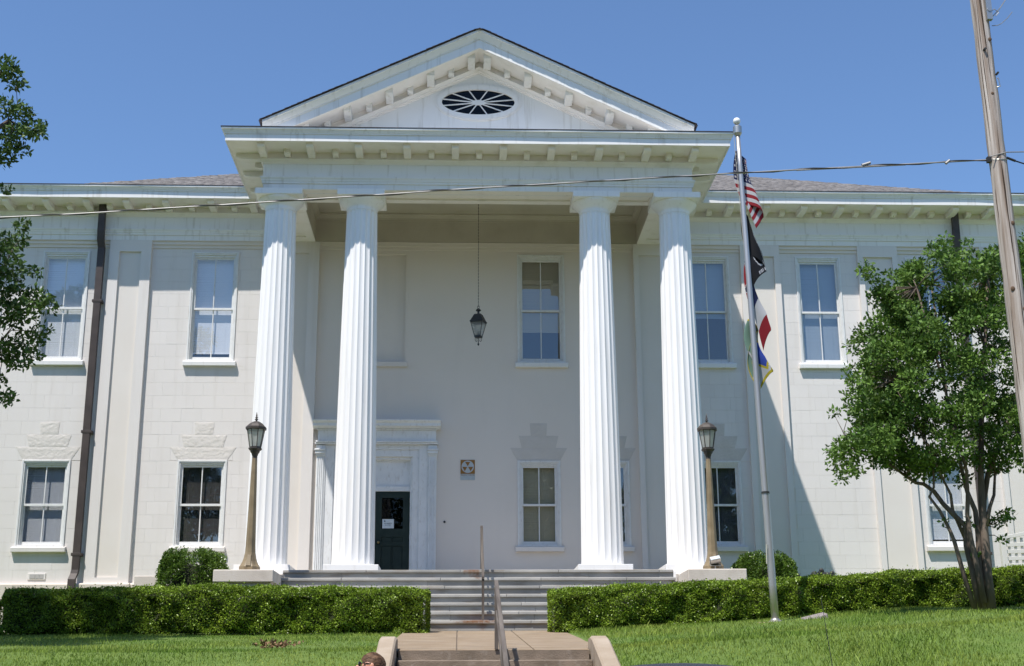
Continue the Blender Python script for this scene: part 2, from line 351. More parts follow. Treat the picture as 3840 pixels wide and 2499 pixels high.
# street side of the place: pavement, kerb and road (below the frame)
mb = MB(); x = -45
while x < 45:
    mb.cbox(x+.006, x+1.494, -1, 0, 0, 1); x += 1.5
mb = MB()
for i in range(60): mb.box(-45+i*1.5+.008, -45+(i+1)*1.5-.008, -23.3, -20.8, SIDEZ-.12, SIDEZ)
tag(build('pavement', mb, CONC), kind='structure')
tag(build('kerb', MB().box(-45, 45, -23.48, -23.31, ROADZ-.1, SIDEZ+.005), CURB, bevel=.02), kind='structure')
tag(build('road', MB().box(-60, 60, -32.0, -23.49, ROADZ-.2, ROADZ), ASPH), kind='structure')
mb = MB()
for i in range(20): mb.box(-60+i*6, -57+i*6, -27.85, -27.73, ROADZ, ROADZ+.004)
tag(build('road_marking', mb, mat('road_paint', (.55, .45, .12), rough=.8)), kind='structure')
tag(build('ground', MB().box(-600, 600, -600, 600, -.3, -.02), mat('far_ground', (.26, .25, .225), (.34, .325, .295), scale=.05, rough=.95)), kind='structure')
# the walk between the two flights, slabs each with its own joint
def wz(y): return 2.994+(y+5.92)*(2.994-2.335)/(-5.92+14.0)
walk = MB(); 
wk = build('front_walk', MB().add([(-1.5, -14.0, 2.2), (1.17, -14.0, 2.2), (1.17, -5.9, 2.8), (-1.5, -5.9, 2.8), (-1.5, -13.98, 2.315), (1.15, -13.98, 2.315), (1.15, -5.9, 2.973), (-1.5, -5.9, 2.973)],
    [(0, 3, 2, 1), (4, 5, 6, 7), (0, 1, 5, 4), (1, 2, 6, 5), (2, 3, 7, 6), (3, 0, 4, 7)]), CONCD)
tag(wk, kind='structure')
def slab(x0, x1, y0, y1, xf0=None, xf1=None):
    g = .009; x0 += g; x1 -= g; y0 += g; y1 -= g
    a = [(x0, y0), (x1, y0), (xf1-g if xf1 else x1, y1), (xf0+g if xf0 else x0, y1)]
    return MB().add([(px, py, wz(py)-.06) for px, py in a]+[(px, py, wz(py)) for px, py in a], [(0, 3, 2, 1), (4, 5, 6, 7), (0, 1, 5, 4), (1, 2, 6, 5), (2, 3, 7, 6), (3, 0, 4, 7)])
for (xa, xb) in ((-1.75, -.69), (-.69, .39), (.39, 1.42)):
    for (ya, yb) in ((-13.6, -10.4), (-10.4, -7.9), (-7.9, -5.95)):
        build('slab', slab(xa, xb, ya, yb), CONC, wk, bevel=.008)
for (xa, xb) in ((-1.52, -.69), (-.69, .39), (.39, 1.17)): build('slab', slab(xa, xb, -14.03, -13.585), CONC, wk, bevel=.006)
# lower flight: concrete risers and cheek walls
ls = build('lower_steps', MB().prism([(-14.02, 2.15), (-14.02, 1.5), (-20.7, -.1), (-20.7, .0)], 'x', -1.45, 1.1), CONCD); tag(ls, 'flight of brown concrete steps climbing from the pavement to the walk', 'steps')
nst = 13; dy = (20.75-14.0)/nst; dz = (2.335-SIDEZ)/(nst+.0)
for i in range(nst-1):
    zt = 2.335-(i+1)*dz; y0 = -14.0-i*dy
    build('step', MB().add(*(lambda x0, x1, ya, yb, za, zb: ([(x0, ya, za), (x1, ya, za), (x1, yb, za), (x0, yb, za), (x0, ya, zb), (x1, ya, zb), (x1, yb, zb), (x0, yb, zb)],
        [(0, 3, 2, 1), (4, 5, 6, 7), (0, 1, 5, 4), (1, 2, 6, 5), (2, 3, 7, 6), (3, 0, 4, 7)]))(-1.50, 1.155, y0-dy-.02, y0+.03, zt-dz-.02, zt)), [CONC if i else CONCD][0], ls, bevel=.012)
build('riser', MB().box(-1.50, 1.155, -14.045, -13.97, 2.335-dz-.01, 2.322), CONCD, ls)
def cheek(x0, x1):
    prof = [(-13.62, 2.3), (-13.62, 2.505), (-13.95, 2.52), (-14.25, 2.47), (-20.55, .56), (-20.75, .42), (-20.75, .1), (-14.4, 1.6)]
    return MB().prism(prof, 'x', x0, x1)
for a, b in ((-1.765, -1.53), (1.18, 1.425)): build('cheek_wall', cheek(a, b), CURB, ls, bevel=.025)
# belt of trees across the street behind the viewer, seen only mirrored in the window glass
rg = np.random.default_rng(77); tx = rg.uniform(-75, 75, 42000); 
hh = 16.0+3.2*np.sin(tx*.21+1)+2.0*np.sin(tx*.53)+1.2*np.sin(tx*1.3)
tz = hh*np.sqrt(rg.uniform(.02, 1, len(tx))); ty_ = -50+rg.normal(0, 2.2, len(tx)); a_ = rg.normal(size=(len(tx), 3)); a_ /= np.linalg.norm(a_, axis=1)[:, None]; b_ = np.cross(a_, rg.normal(size=(len(tx), 3))); b_ /= np.linalg.norm(b_, axis=1)[:, None]
P_ = np.stack([tx, ty_, tz], 1); sz_ = rg.uniform(.3, .65, len(tx))[:, None]
nb = 120; bx_ = np.linspace(-80, 80, nb); bh = 13.5+3.2*np.sin(bx_*.21+1)+2.0*np.sin(bx_*.53)+rg.uniform(-.8, .8, nb)  # flat backing strip, added so the panes mirror no sky between leaves
BV = np.concatenate([np.stack([bx_, np.full(nb, -51.0), np.zeros(nb)], 1), np.stack([bx_, np.full(nb, -51.5), bh], 1)]); BF = np.array([(i, i+1, nb+i+1, nb+i) for i in range(nb-1)])
V = np.stack([P_-a_*sz_*.5, P_+b_*sz_*.35, P_+a_*sz_*.5, P_-b_*sz_*.35], 1).reshape(-1, 3)
tag(fast('tree_belt', np.concatenate([V, BV]), np.concatenate([np.arange(len(V)).reshape(-1, 4), BF+len(V)]), mat('belt_leaf', (.05, .10, .02), (.09, .15, .03), scale=.4, rough=.6, rand=.4)), 'belt of trees across the street behind the viewer, with a flat backing strip added', 'trees', kind='stuff')
# ------------------------------------------------------------------ the courthouse
H = empty('courthouse', (XC, 0, 3))
tag(H, 'white two storey courthouse with a pedimented portico of four fluted columns', 'courthouse')
H_inv = Matrix.Translation((-XC, 0, -3))
def hp(o, parent=None):                     # parent under the courthouse (or one of its parts) keeping world place
    if parent is None: o.parent = H; o.matrix_parent_inverse = H_inv
    else: o.parent = parent
    return o
def part(name, mb, m, parent=None, **k): return hp(build(name, mb, m, **k), parent)

ZB, ZA = 4.43, 13.237          # top of base course, underside of architrave
YP = -.105
# pilasters: x0, x1, panel x0, panel x1
PIL = [(-15.6, -14.5, -15.33, -14.77), (-9.749, -8.677, -9.494, -8.937), (-5.39, -4.335, -5.13, -4.61), (3.88, 4.93, 4.02, 4.79), (6.718, 7.764, 6.868, 7.613), (9.857, 10.929, 9.999, 10.779), (13.15, 14.2, 13.29, 14.06)]
BAYS = [(PIL[i][1], PIL[i+1][0]) for i in range(len(PIL)-1)]
UP = [(-13.0, 1.2), (-10.861, 1.2), (-7.035, 1.21), (1.44, 1.24), (5.81, 1.21), (8.792, 1.2), (11.745, 1.2)]
UZ = (10.02, 12.95); LZ = (5.325, 7.475)
LOW = [(-13.0, 1.2), (-10.91, 1.19), (-7.071, 1.225), (1.34, 1.085), (3.085, 1.085), (5.864, 1.2), (11.685, 1.13)]
DOOR = (-3.64, -1.83, 4.2, 7.56)
NICHE = (-3.30, -2.085, 10.02, 12.94)
holes = [(c-w/2+.02, c+w/2-.02, UZ[0]+.01, UZ[1]-.02) for c, w in UP]+[(c-w/2+.02, c+w/2-.02, LZ[0]+.01, LZ[1]-.02) for c, w in LOW]+[DOOR]
# wall core
mb = MB()
for (a, b) in BAYS:
    yy = 0.0 if (a < -4 and b > 3) else .006
    hs = [h for h in holes if h[0] < b and h[1] > a]
    if yy == 0.0: hs = hs+[NICHE]
    for c in grid_cells(a-.1, b+.1, 2.6, 13.3, hs): mb.box(c[0], c[1], yy, .34, c[2], c[3])
mb.box(NICHE[0], NICHE[1], .09, .34, NICHE[2]-.02, NICHE[3]+.02)
wall = part('wall', mb, STUCCO)
# painted blocks, staggered courses, trimmed round the openings
bx0, bx1, bz0, bz1 = 0, 0, 0, 0
CH, BL = .3355, .515
pieces = []
def cut(rect, hs):
    out = [rect]
    for h in hs:
        nxt = []
        for r in out:
            if h[0] >= r[1] or h[1] <= r[0] or h[2] >= r[3] or h[3] <= r[2]: nxt.append(r); continue
            if r[2] < h[2]: nxt.append((r[0], r[1], r[2], h[2]))
            if r[3] > h[3]: nxt.append((r[0], r[1], h[3], r[3]))
            z0, z1 = max(r[2], h[2]), min(r[3], h[3])
            if r[0] < h[0]: nxt.append((r[0], h[0], z0, z1))
            if r[1] > h[1]: nxt.append((h[1], r[1], z0, z1))
        out = nxt
    return [r for r in out if r[1]-r[0] > .02 and r[3]-r[2] > .02]
for (a, b) in BAYS:
    if a < -4 and b > 3: continue
    hs = [(h[0]-.015, h[1]+.015, h[2]-.14, h[3]+.01) for h in holes]
    z = ZB; k = 0
    while z < 13.05:
        x = a-(BL*.5 if k % 2 else BL*.02)+.07*math.sin(k*3.1+a)
        while x < b:
            r = (max(x, a), min(x+BL, b), z, min(z+CH, 13.06))
            if r[1]-r[0] > .03: pieces += cut(r, hs)
            x += BL
        z += CH; k += 1
vis = [p for p in pieces if -11.9 < p[0] and p[1] < 13.4 and p[3] < 12.35]
vis.sort(key=lambda p: -(p[1]-p[0])*(p[3]-p[2])); named = vis[:296]; ids = {id(p) for p in named}
cache = {}
def block_shape(w, h, mbx=None, ox=0, oz=0, mi=0):
    g = .0002; c = .0010; q = mbx or MB()
    x0, x1, z0, z1 = ox-w/2+g, ox+w/2-g, oz-h/2+g, oz+h/2-g
    q.add([(x0, .0065, z0), (x1, .0065, z0), (x1, .0065, z1), (x0, .0065, z1), (x0+c, 0, z0+c), (x1-c, 0, z0+c), (x1-c, 0, z1-c), (x0+c, 0, z1-c)],
          [(0, 1, 5, 4), (1, 2, 6, 5), (2, 3, 7, 6), (3, 0, 4, 7), (4, 5, 6, 7)]); return q
rest = MB()
for p in pieces:
    w, h, cx, cz = p[1]-p[0], p[3]-p[2], (p[0]+p[1])/2, (p[2]+p[3])/2
    if id(p) in ids:
        key = (round(w, 3), round(h, 3))
        if key not in cache:
            q = block_shape(*key); me = bpy.data.meshes.new('block'); me.from_pydata(q.v, [], q.f); me.materials.append(WALL); cache[key] = me
        o = bpy.data.objects.new('block', cache[key]); COL.objects.link(o); o.location = (cx, NR.uniform(-.0015, .0015), cz); o.parent = wall
    else: block_shape(w, h, rest, cx, cz)
tag(part('block_field', rest, WALL, wall), kind='stuff')
# rest of the shell so that rooms are dark
part('interior_shell', MB().box(-16.2, -15.9, .36, 14, 2.6, 14.2).box(14.6, 14.9, .36, 14, 2.6, 14.2).box(-15.89, 14.59, 13.7, 14, 2.6, 14.2).box(-15.88, 14.58, .36, 13.69, 2.6, 2.9)
     .box(-15.88, 14.58, .36, 13.69, 8.7, 8.8).box(-15.88, 14.58, .36, 13.69, 14.0, 14.1).box(-15.88, 14.58, 4.0, 4.1, 2.95, 13.95), ROOM)
# base course
for a, b in ((-15.6, -5.2), (4.75, 14.2)): part('base_course', MB().prism([(-.14, 2.6), (.3, 2.6), (.3, ZB+.02), (.0, ZB+.02), (-.12, ZB), (-.14, ZB-.03)], 'x', a, b), BASE)

for p in PIL:
    if -5.5 < p[0] < 4: continue
    part('pilaster_base', MB().prism([(-.245, 2.62), (-.135, 2.62), (-.10, ZB+.015), (YP-.01, ZB+.012), (-.225, ZB-.002), (-.245, ZB-.03)], 'x', p[0]-.06, p[1]+.06), BASE, bevel=.006)
# panelled pilasters
for p in PIL:
    x0, x1, a, b = p; z0, z1 = ZB if not -5.5 < x0 < 4 else 4.38, ZA; pz0, pz1 = 4.576, 12.926
    mb = MB().box(x0, a, YP, .2, z0, z1).box(b, x1, YP, .2, z0, z1).box(a, b, YP, .2, z0, pz0).box(a, b, YP, .2, pz1, z1)
    o = part('pilaster', mb, WALL); part('panel', MB().box(a-.01, b+.01, -.045, .15, pz0-.01, pz1+.01), PANEL, o)
# stepped corbel courses over each bay
for (a, b) in BAYS:
    for k, (z0, z1) in enumerate(((13.047, 13.136), (13.134, 13.224), (13.222, 13.2365))):
        part('corbel_course', MB().box(a-.003, b+.003, -.033*(k+1)-.003*k, .05, z0, z1), STUCCO)

# ---------------- windows
def rough_slab(poly, y, depth, amp, seed):            # pitch-faced stone: trapezoid (x,z) with an uneven face and real edges
    rg = np.random.default_rng(seed); (x0, zb), (x1, _), (x2, zt), (x3, _) = poly; nx = max(8, int((x1-x0)/.022)); nz = max(7, int((zt-zb)/.022))
    V = []; F = []; A = rg.normal(0, 1, (nz+3, nx+3)); A = (A[:-1, :-1]+A[1:, :-1]+A[:-1, 1:]+A[1:, 1:])/2
    for j in range(nz+1):
        t = j/nz
        for i in range(nx+1):
            s = i/nx; xa = x0+(x3-x0)*t; xb = x1+(x2-x1)*t; e = min(s*nx, (1-s)*nx, t*nz, (1-t)*nz); edge = min(1, .55+e*.25)
            V.append((xa+(xb-xa)*s, y-(depth*edge+amp*edge*float(A[j, i])), zb+(zt-zb)*t))
    n1 = nx+1
    for j in range(nz):
        for i in range(nx): F.append((j*n1+i, j*n1+i+1, (j+1)*n1+i+1, (j+1)*n1+i))
    rim = [i for i in range(n1)]+[j*n1+nx for j in range(1, nz+1)]+[nz*n1+i for i in range(nx-1, -1, -1)]+[j*n1 for j in range(nz-1, 0, -1)]
    b = len(V); V += [(V[k][0], y+.004, V[k][2]) for k in rim]; m = len(rim)
    F += [(rim[k], b+k, b+(k+1) % m, rim[(k+1) % m]) for k in range(m)]
    return MB().add(V, F)
def slats(cx, w, z0, z1, y, tilt=.35, pitch=.0245):
    V = []; F = []; z = z1; d = .0125
    while z > z0:
        dy, dzz = d*math.cos(tilt*math.pi/2), d*math.sin(tilt*math.pi/2); b = len(V); sag = NR.normal(0, .0012)
        V += [(cx-w/2, y-dy, z-dzz+sag), (cx+w/2, y-dy, z-dzz), (cx+w/2, y+dy, z+dzz), (cx-w/2, y+dy, z+dzz+sag)]; F.append((b, b+1, b+2, b+3)); z -= pitch
    b = len(V); q = MB().add(V, F); q.box(cx-w/2, cx+w/2, y-.012, y+.012, z0-.02, z0); q.box(cx-w/2, cx+w/2, y-.02, y+.02, z1, z1+.04)
    for sx in (-.32, .32): q.box(cx+sx*w-.002, cx+sx*w+.002, y-.016, y-.014, z0, z1)
    return q
def window(cx, w, z0, z1, lower, blind, cover=1.0, tilt=.8, lintel=None, seed=0):
    x0, x1 = cx-w/2, cx+w/2; iw = .095 if not lower or w > 1.15 else .105; ih = .125 if lower else .135
    mb = MB()
    for xa, xb in ((x0, x0+.045), (x1-.045, x1)): mb.box(xa, xb, -.028, .12, z0, z1)
    for xa, xb in ((x0+.045, x0+.075), (x1-.075, x1-.045)): mb.box(xa, xb, -.012, .12, z0, z1-.045)
    for xa, xb in ((x0+.075, x0+iw), (x1-iw, x1-.075)): mb.box(xa, xb, .018, .2, z0, z1-.075)
    mb.box(x0+.045, x1-.045, -.03, .12, z1-.045, z1-.002).box(x0+.075, x1-.075, -.014, .12, z1-.080, z1-.045).box(x0+iw, x1-iw, .016, .2, z1-ih, z1-.080)
    mb.box(x0+.045, x1-.045, -.022, .2, z0, z0+.045)
    f = part('window', mb, SASH, bevel=.004)
    gx0, gx1, gz0, gz1 = x0+iw, x1-iw, z0+.045, z1-ih; zm = gz0+(gz1-gz0)*(.495 if not lower else .50)
    st = .042
    for k, (za, zb, y) in enumerate(((zm-.028, gz1, .05), (gz0, zm+.026, .085))):
        lo_r = .055 if k == 0 else .085; hi_r = .05
        s = MB().box(gx0, gx0+st, y, y+.033, za, zb).box(gx1-st, gx1, y, y+.033, za, zb).box(gx0+st, gx1-st, y, y+.033, za, za+lo_r).box(gx0+st, gx1-st, y, y+.033, zb-hi_r, zb)
        s.box(cx-.013, cx+.013, y+.004, y+.03, za+lo_r, zb-hi_r)
        part('sash', s, SASH, f, bevel=.003)
        for a, b in ((gx0+st, cx-.013), (cx+.013, gx1-st)):
            part('pane', MB().box(a-.006, b+.006, y+.014, y+.018, za+lo_r-.006, zb-hi_r+.006), GLASS, f)
    bm_, mtl = blind; zt = gz1-.03; zb = zt-(zt-gz0-.02)*cover
    tag(part('blind', slats(cx, gx1-gx0-.02, zb, zt, .18, tilt), mtl, f), kind='stuff')
    sw = w/2+.062
    part('sill', MB().prism([(-.11, z0-.133), (.1, z0-.133), (.1, z0+.002), (-.02, z0), (-.105, z0-.016), (-.115, z0-.03)], 'x', cx-sw, cx+sw), WALL if lower else TRIM, f, bevel=.006)
    if lintel:
        amp, m_ = (.0018, ROCK) if lintel == 'rough' else (.0015, mat('lintel_smooth', (.60, .555, .50), (.645, .60, .55), scale=3, rough=.85, bump=.3, bscale=40))
        k = w/1.09
        for j, (b0, t0, zb_, zt_) in enumerate(((.545, .727, 0, .323), (.432, .506, .323, .636), (.196, .22, .636, .96))):
            part('lintel_stone', rough_slab([(cx-b0*k, z1+zb_+.001), (cx+b0*k, z1+zb_+.001), (cx+t0*k, z1+zt_-.001), (cx-t0*k, z1+zt_-.001)], 0.0, .010 if lintel == 'rough' else .008, amp, seed*7+j), m_, f, angle=60)
    return f
upc = {0: (BLINDW, 1, .93), 1: (BLINDW, 1.0, .93), 2: (BLINDW, .93, .93), 3: (BLINDT, .70, .85), 4: (BLINDB, .55, .93), 5: (BLINDB, 1, .93), 6: (BLINDB, 1, .93)}
for i, (c, w) in enumerate(UP): window(c, w, UZ[0], UZ[1], False, (0, upc[i][0]), upc[i][1], upc[i][2])
lowc = {0: (BLINDG, 1, .5), 1: (BLINDW, 1.0, .5), 2: (BLINDG, 1.0, .32), 3: (BLINDT, .985, .85), 4: (BLINDG, 1, .5), 5: (BLINDG, 1, .45), 6: (BLINDW, .93, .9)}
for i, (c, w) in enumerate(LOW): window(c, w, LZ[0], LZ[1], True, (0, lowc[i][0]), lowc[i][1], lowc[i][2], 'smooth' if 0 < c < 6.6 else 'rough', i)
# blind niche with its sill
part('niche_sill', MB().box(NICHE[0]-.06, NICHE[1]+.07, -.07, .1, 9.89, 10.018), STUCCO, bevel=.006)

# ---------------- entrance
DC = -2.735
fr = MB()
fr.box(DOOR[0]-.02, DOOR[0]+.06, .02, .33, 4.38, 7.56).box(DOOR[1]-.06, DOOR[1]+.02, .02, .33, 4.38, 7.56).box(DOOR[0]+.06, DOOR[1]-.06, .02, .33, 7.50, 7.57)
fr.box(DOOR[0]+.06, DOOR[1]-.06, .07, .25, 6.705, 6.83)
ds = part('door_surround', fr, DOORTRIM, bevel=.006)
for sgn in (-1, 1):
    def bx(a, b, *k): return (min(DC+sgn*a, DC+sgn*b), max(DC+sgn*a, DC+sgn*b))+k
    q = MB().box(*bx(.90, 1.06, -.035, .1, 4.38, 7.74)).box(*bx(1.06, 1.27, -.065, .1, 4.38, 7.86)).box(*bx(1.27, 1.295, -.09, .1, 4.38, 7.86))
    part('architrave_jamb', q, DOORTRIM, ds, bevel=.006)
    q = MB().box(*bx(1.297, 1.50, -.10, .1, 4.38, 7.57))
    for k in range(4): q.box(*bx(1.32+k*.044, 1.344+k*.044, -.118, -.09, 4.6, 7.5))
    part('door_pilaster', q, DOORTRIM, ds, bevel=.004)
    q = MB().box(*bx(1.285, 1.515, -.135, .1, 7.57, 7.62)).box(*bx(1.275, 1.53, -.165, .1, 7.62, 7.70)).box(*bx(1.265, 1.545, -.19, .1, 7.70, 7.745)).box(*bx(1.29, 1.51, -.12, .1, 7.745, 7.845))
    part('door_capital', q, DOORTRIM, ds, bevel=.008)
part('architrave_head', MB().box(DC-1.06, DC+1.06, -.037, .1, 7.565, 7.735).box(DC-1.06, DC+1.06, -.067, .1, 7.735, 7.86), DOORTRIM, ds, bevel=.006)
part('door_entablature', MB().box(DC-1.54, DC+1.54, -.17, .1, 7.862, 7.90).box(DC-1.525, DC+1.525, -.195, .1, 7.90, 7.945).box(DC-1.48, DC+1.48, -.125, .1, 7.945, 8.225)
     .box(DC-1.50, DC+1.50, -.17, .1, 8.225, 8.26), DOORTRIM, ds, bevel=.008)
part('door_cornice', MB().prism([(.1, 8.26), (-.20, 8.26), (-.24, 8.29), (-.31, 8.30), (-.31, 8.37), (-.34, 8.39), (-.37, 8.43), (-.37, 8.45), (.1, 8.50)], 'x', DC-1.60, DC+1.60), DOORTRIM, ds)
part('transom_panel', MB().box(DOOR[0]+.06, DOOR[1]-.06, .13, .2, 6.83, 7.50), DOORTRIM, ds)
part('transom_moulding', MB().box(DOOR[0]+.06, DOOR[1]-.06, .09, .13, 7.46, 7.50).box(DOOR[0]+.06, DOOR[1]-.06, .09, .13, 6.83, 6.85), DOORTRIM, ds)
for sgn in (-1, 1):
    xa, xb = (DC+.003, DOOR[1]-.062) if sgn > 0 else (DOOR[0]+.062, DC-.003)
    g0, g1 = xa+.14, xb-.17
    q = MB()
    for c in grid_cells(xa, xb, 4.395, 6.70, [(g0, g1, 5.775, 6.545), (g0, g0+.255, 5.447, 5.574), (g1-.255, g1, 5.447, 5.574), (g0, g0+.255, 4.62, 5.353), (g1-.255, g1, 4.62, 5.353)]):
        q.box(c[0], c[1], .10, .145, c[2], c[3])
    d = part('door', q, DOORM)
    for a, b, z0, z1 in ((g0, g0+.255, 5.447, 5.574), (g1-.255, g1, 5.447, 5.574), (g0, g0+.255, 4.62, 5.353), (g1-.255, g1, 4.62, 5.353)):
        part('door_panel', MB().cbox(a-.01, b+.01, .118, .14, z0-.01, z1+.01, .018), DOORM, d)
    part('door_glass', MB().box(g0-.01, g1+.01, .12, .126, 5.765, 6.555), GLASSD, d)
    part('room_dark_sheet', MB().box(g0-.05, g1+.05, .3, .31, 5.7, 6.6), DARK, d)  # dark sheet added behind the glass in place of the unlit room
    kx = xa+.075 if sgn > 0 else xb-.075
    kn = part('door_knob', MB().lathe([(.032, .0), (.032, .008), (.012, .012), (.012, .04), (.03, .05), (.034, .065), (.022, .08)], 16), BRASS, d, smooth=True)
    kn.rotation_euler = (math.pi/2, 0, 0); kn.location = (kx, .10, 5.436)
    hx = xb+.004 if sgn > 0 else xa-.004
    for hz in (4.75, 5.57, 6.48): part('hinge', MB().tube([(hx, .094, hz-.06), (hx, .094, hz+.06)], .010, 8), STEEL, d)

# ---------------- entablature: runs along the wings and round the portico
HW, YF = 5.06, -3.78
path = [(-15.9, YP), (XC-HW, YP), (XC-HW, YF), (XC+HW, YF), (XC+HW, YP), (14.5, YP)]
part('architrave', MB().sweep(path, [(-.30, ZA+.002), (0, ZA+.002), (0, 13.37), (.03, 13.372), (.03, 13.425), (.045, 13.428), (.05, 13.465), (.075, 13.505), (.075, 13.54), (.0, 13.545)]), TRIM)
part('frieze', MB().sweep(path, [(.018, 13.54), (.018, 13.865), (.0, 13.868)]), TRIM)
part('bed_moulding', MB().sweep(path, [(.018, 13.862), (.035, 13.864), (.045, 13.895), (.085, 13.945), (.10, 13.955), (.10, 13.982), (.06, 13.984), (.06, 14.135)]), SOFF)
part('soffit', MB().sweep(path, [(.055, 14.13), (.79, 14.13)]), SOFF)
part('fascia', MB().sweep(path, [(.765, 14.132), (.765, 14.112), (.80, 14.108), (.80, 14.285), (.70, 14.29)], jit=.004, sub=1.4), TRIM)
part('crown_moulding', MB().sweep(path, [(.798, 14.275), (.822, 14.278), (.822, 14.30), (.835, 14.315), (.855, 14.355), (.872, 14.375), (.885, 14.378), (.885, 14.415), (.86, 14.422), (.2, 14.47)], jit=.0045, sub=1.1), TRIM)
part('drip_edge', MB().sweep(path, [(.875, 14.418), (.900, 14.420), (.900, 14.434), (.3, 14.482)]), SHINGD)
# beams behind the architrave, with sunk panels underneath
IX, IY = 4.22, -2.93
zt = 14.02
hs = [(XC-2.2, XC+2.2, -3.56, -3.14), (XC-4.10, XC-3.36, -3.56, -3.14), (XC+3.36, XC+4.10, -3.56, -3.14)]
q = MB()
for c in grid_cells(XC-HW+.004, XC+HW-.004, YF+.004, IY, hs): q.box(c[0], c[1], c[2], c[3], ZA-.002, 13.29)
q.box(XC-HW+.02, XC+HW-.02, YF+.02, IY, 13.29, zt)
sb = part('portico_beam', q, SOFF)
for h in hs: part('soffit_panel', MB().box(h[0]-.005, h[1]+.005, h[2]-.005, h[3]+.005, 13.282, 13.32), SOFF, sb)
for sg in (-1, 1):
    a, b = sorted((XC+sg*IX, XC+sg*(HW-.004))); q = MB(); h = ((a+b)/2-.22, (a+b)/2+.22, -2.55, -.42)
    for c in grid_cells(a, b, IY+.002, YP-.002, [h]): q.box(c[0], c[1], c[2], c[3], ZA-.003, 13.288)
    q.box(a, b if sg < 0 else b, IY+.002, YP-.002, 13.288, zt)
    o = part('side_beam', q, SOFF); part('soffit_panel', MB().box(h[0]-.005, h[1]+.005, h[2]-.005, h[3]+.005, 13.28, 13.31), SOFF, o)
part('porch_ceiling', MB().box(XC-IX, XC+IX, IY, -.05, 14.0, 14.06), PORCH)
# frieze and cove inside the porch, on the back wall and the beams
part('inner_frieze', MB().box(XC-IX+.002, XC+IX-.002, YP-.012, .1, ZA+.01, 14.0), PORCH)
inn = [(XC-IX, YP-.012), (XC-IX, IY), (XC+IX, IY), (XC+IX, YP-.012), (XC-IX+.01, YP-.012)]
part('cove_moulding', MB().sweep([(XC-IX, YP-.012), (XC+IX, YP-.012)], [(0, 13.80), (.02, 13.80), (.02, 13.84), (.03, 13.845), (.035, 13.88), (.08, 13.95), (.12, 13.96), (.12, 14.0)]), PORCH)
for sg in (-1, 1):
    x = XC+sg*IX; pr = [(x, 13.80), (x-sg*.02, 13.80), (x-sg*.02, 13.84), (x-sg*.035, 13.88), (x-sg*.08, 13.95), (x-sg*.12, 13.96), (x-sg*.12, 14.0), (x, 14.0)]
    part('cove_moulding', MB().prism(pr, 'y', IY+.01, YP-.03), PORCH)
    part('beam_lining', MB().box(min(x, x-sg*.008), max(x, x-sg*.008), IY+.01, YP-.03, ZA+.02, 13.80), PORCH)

# modillions
def bracket(big):
    w = .17 if big else .135; L = .62 if big else .26; q = MB()
    if big: pr = [(0, .148), (0, .0), (-.34, .0), (-.44, .004), (-.52, .014), (-.58, .032), (-.61, .052), (-L, .075), (-L, .148)]
    else: pr = [(0, .148), (0, .012), (-.18, .012), (-.23, .022), (-.25, .04), (-L, .06), (-L, .148)]
    q.prism(pr, 'x', -w/2, w/2); return q
BM = {}
for big in (True, False):
    o = build('modillion', bracket(big), SOFF, bevel=.004); BM[big] = o.data; bpy.data.objects.remove(o)
def modillion(x, y, rz, big):
    o = bpy.data.objects.new('modillion', BM[big]); COL.objects.link(o); o.location = (x, y, 13.985); o.rotation_euler = (0, 0, rz); hp(o)
bigs = [XC-5.06+i*(10.12/9) for i in range(10)]
for i, x in enumerate(bigs):
    modillion(x, YF-.05, 0, True)
    if i < 9: modillion(x+10.12/18, YF-.05, 0, False)
for sg in (-1, 1):
    for k, (y, big) in enumerate(((-3.70, True), (-3.15, False), (-2.60, True), (-2.05, False), (-1.5, True))):
        modillion(XC+sg*(HW+.05), y, sg*math.pi/2, big)
for x in (-13.34, -12.318, -11.301, -10.275, -9.26, -8.255, -7.10, -6.05): modillion(x, YP-.05, 0, True)
for x in (-13.8, -12.81, -11.81, -10.79, -9.77, -8.76, -7.66, -6.56): modillion(x, YP-.05, 0, False)
for x in (5.42, 6.396, 7.352, 8.339, 9.314, 10.334, 11.35, 12.368, 13.338): modillion(x, YP-.05, 0, True)
for x in (5.9, 6.874, 7.845, 8.826, 9.824, 10.84, 11.86, 12.85, 13.83): modillion(x, YP-.05, 0, False)

# ---------------- pediment
PK, SL, TIP = 17.08, .4795, 5.04
def zr(x): return PK-SL*abs(x-XC)
def rake(name, prof, m, parent=None, xa=0.0, xb=TIP, jit=0.0, sub=1.0, closed=True):
    for sg in (-1, 1):
        n = int((xb-xa)/sub); V = []; F = []; k = len(prof)
        for i in range(n+1):
            x = XC+sg*(xa+(xb-xa)*i/n); j = NR.normal(0, jit) if jit else 0
            for y, dz in prof: V.append((x, y+j, zr(x)+dz))
        for i in range(n):
            for a in range(k if closed else k-1):
                b = (a+1) % k; F.append((i*k+a, (i+1)*k+a, (i+1)*k+b, i*k+b))
        if closed: F += [tuple(range(k)), tuple(n*k+a for a in range(k))]
        part(name, MB().add(V, F), m, parent)
ped = part('tympanum', MB(), TRIM)
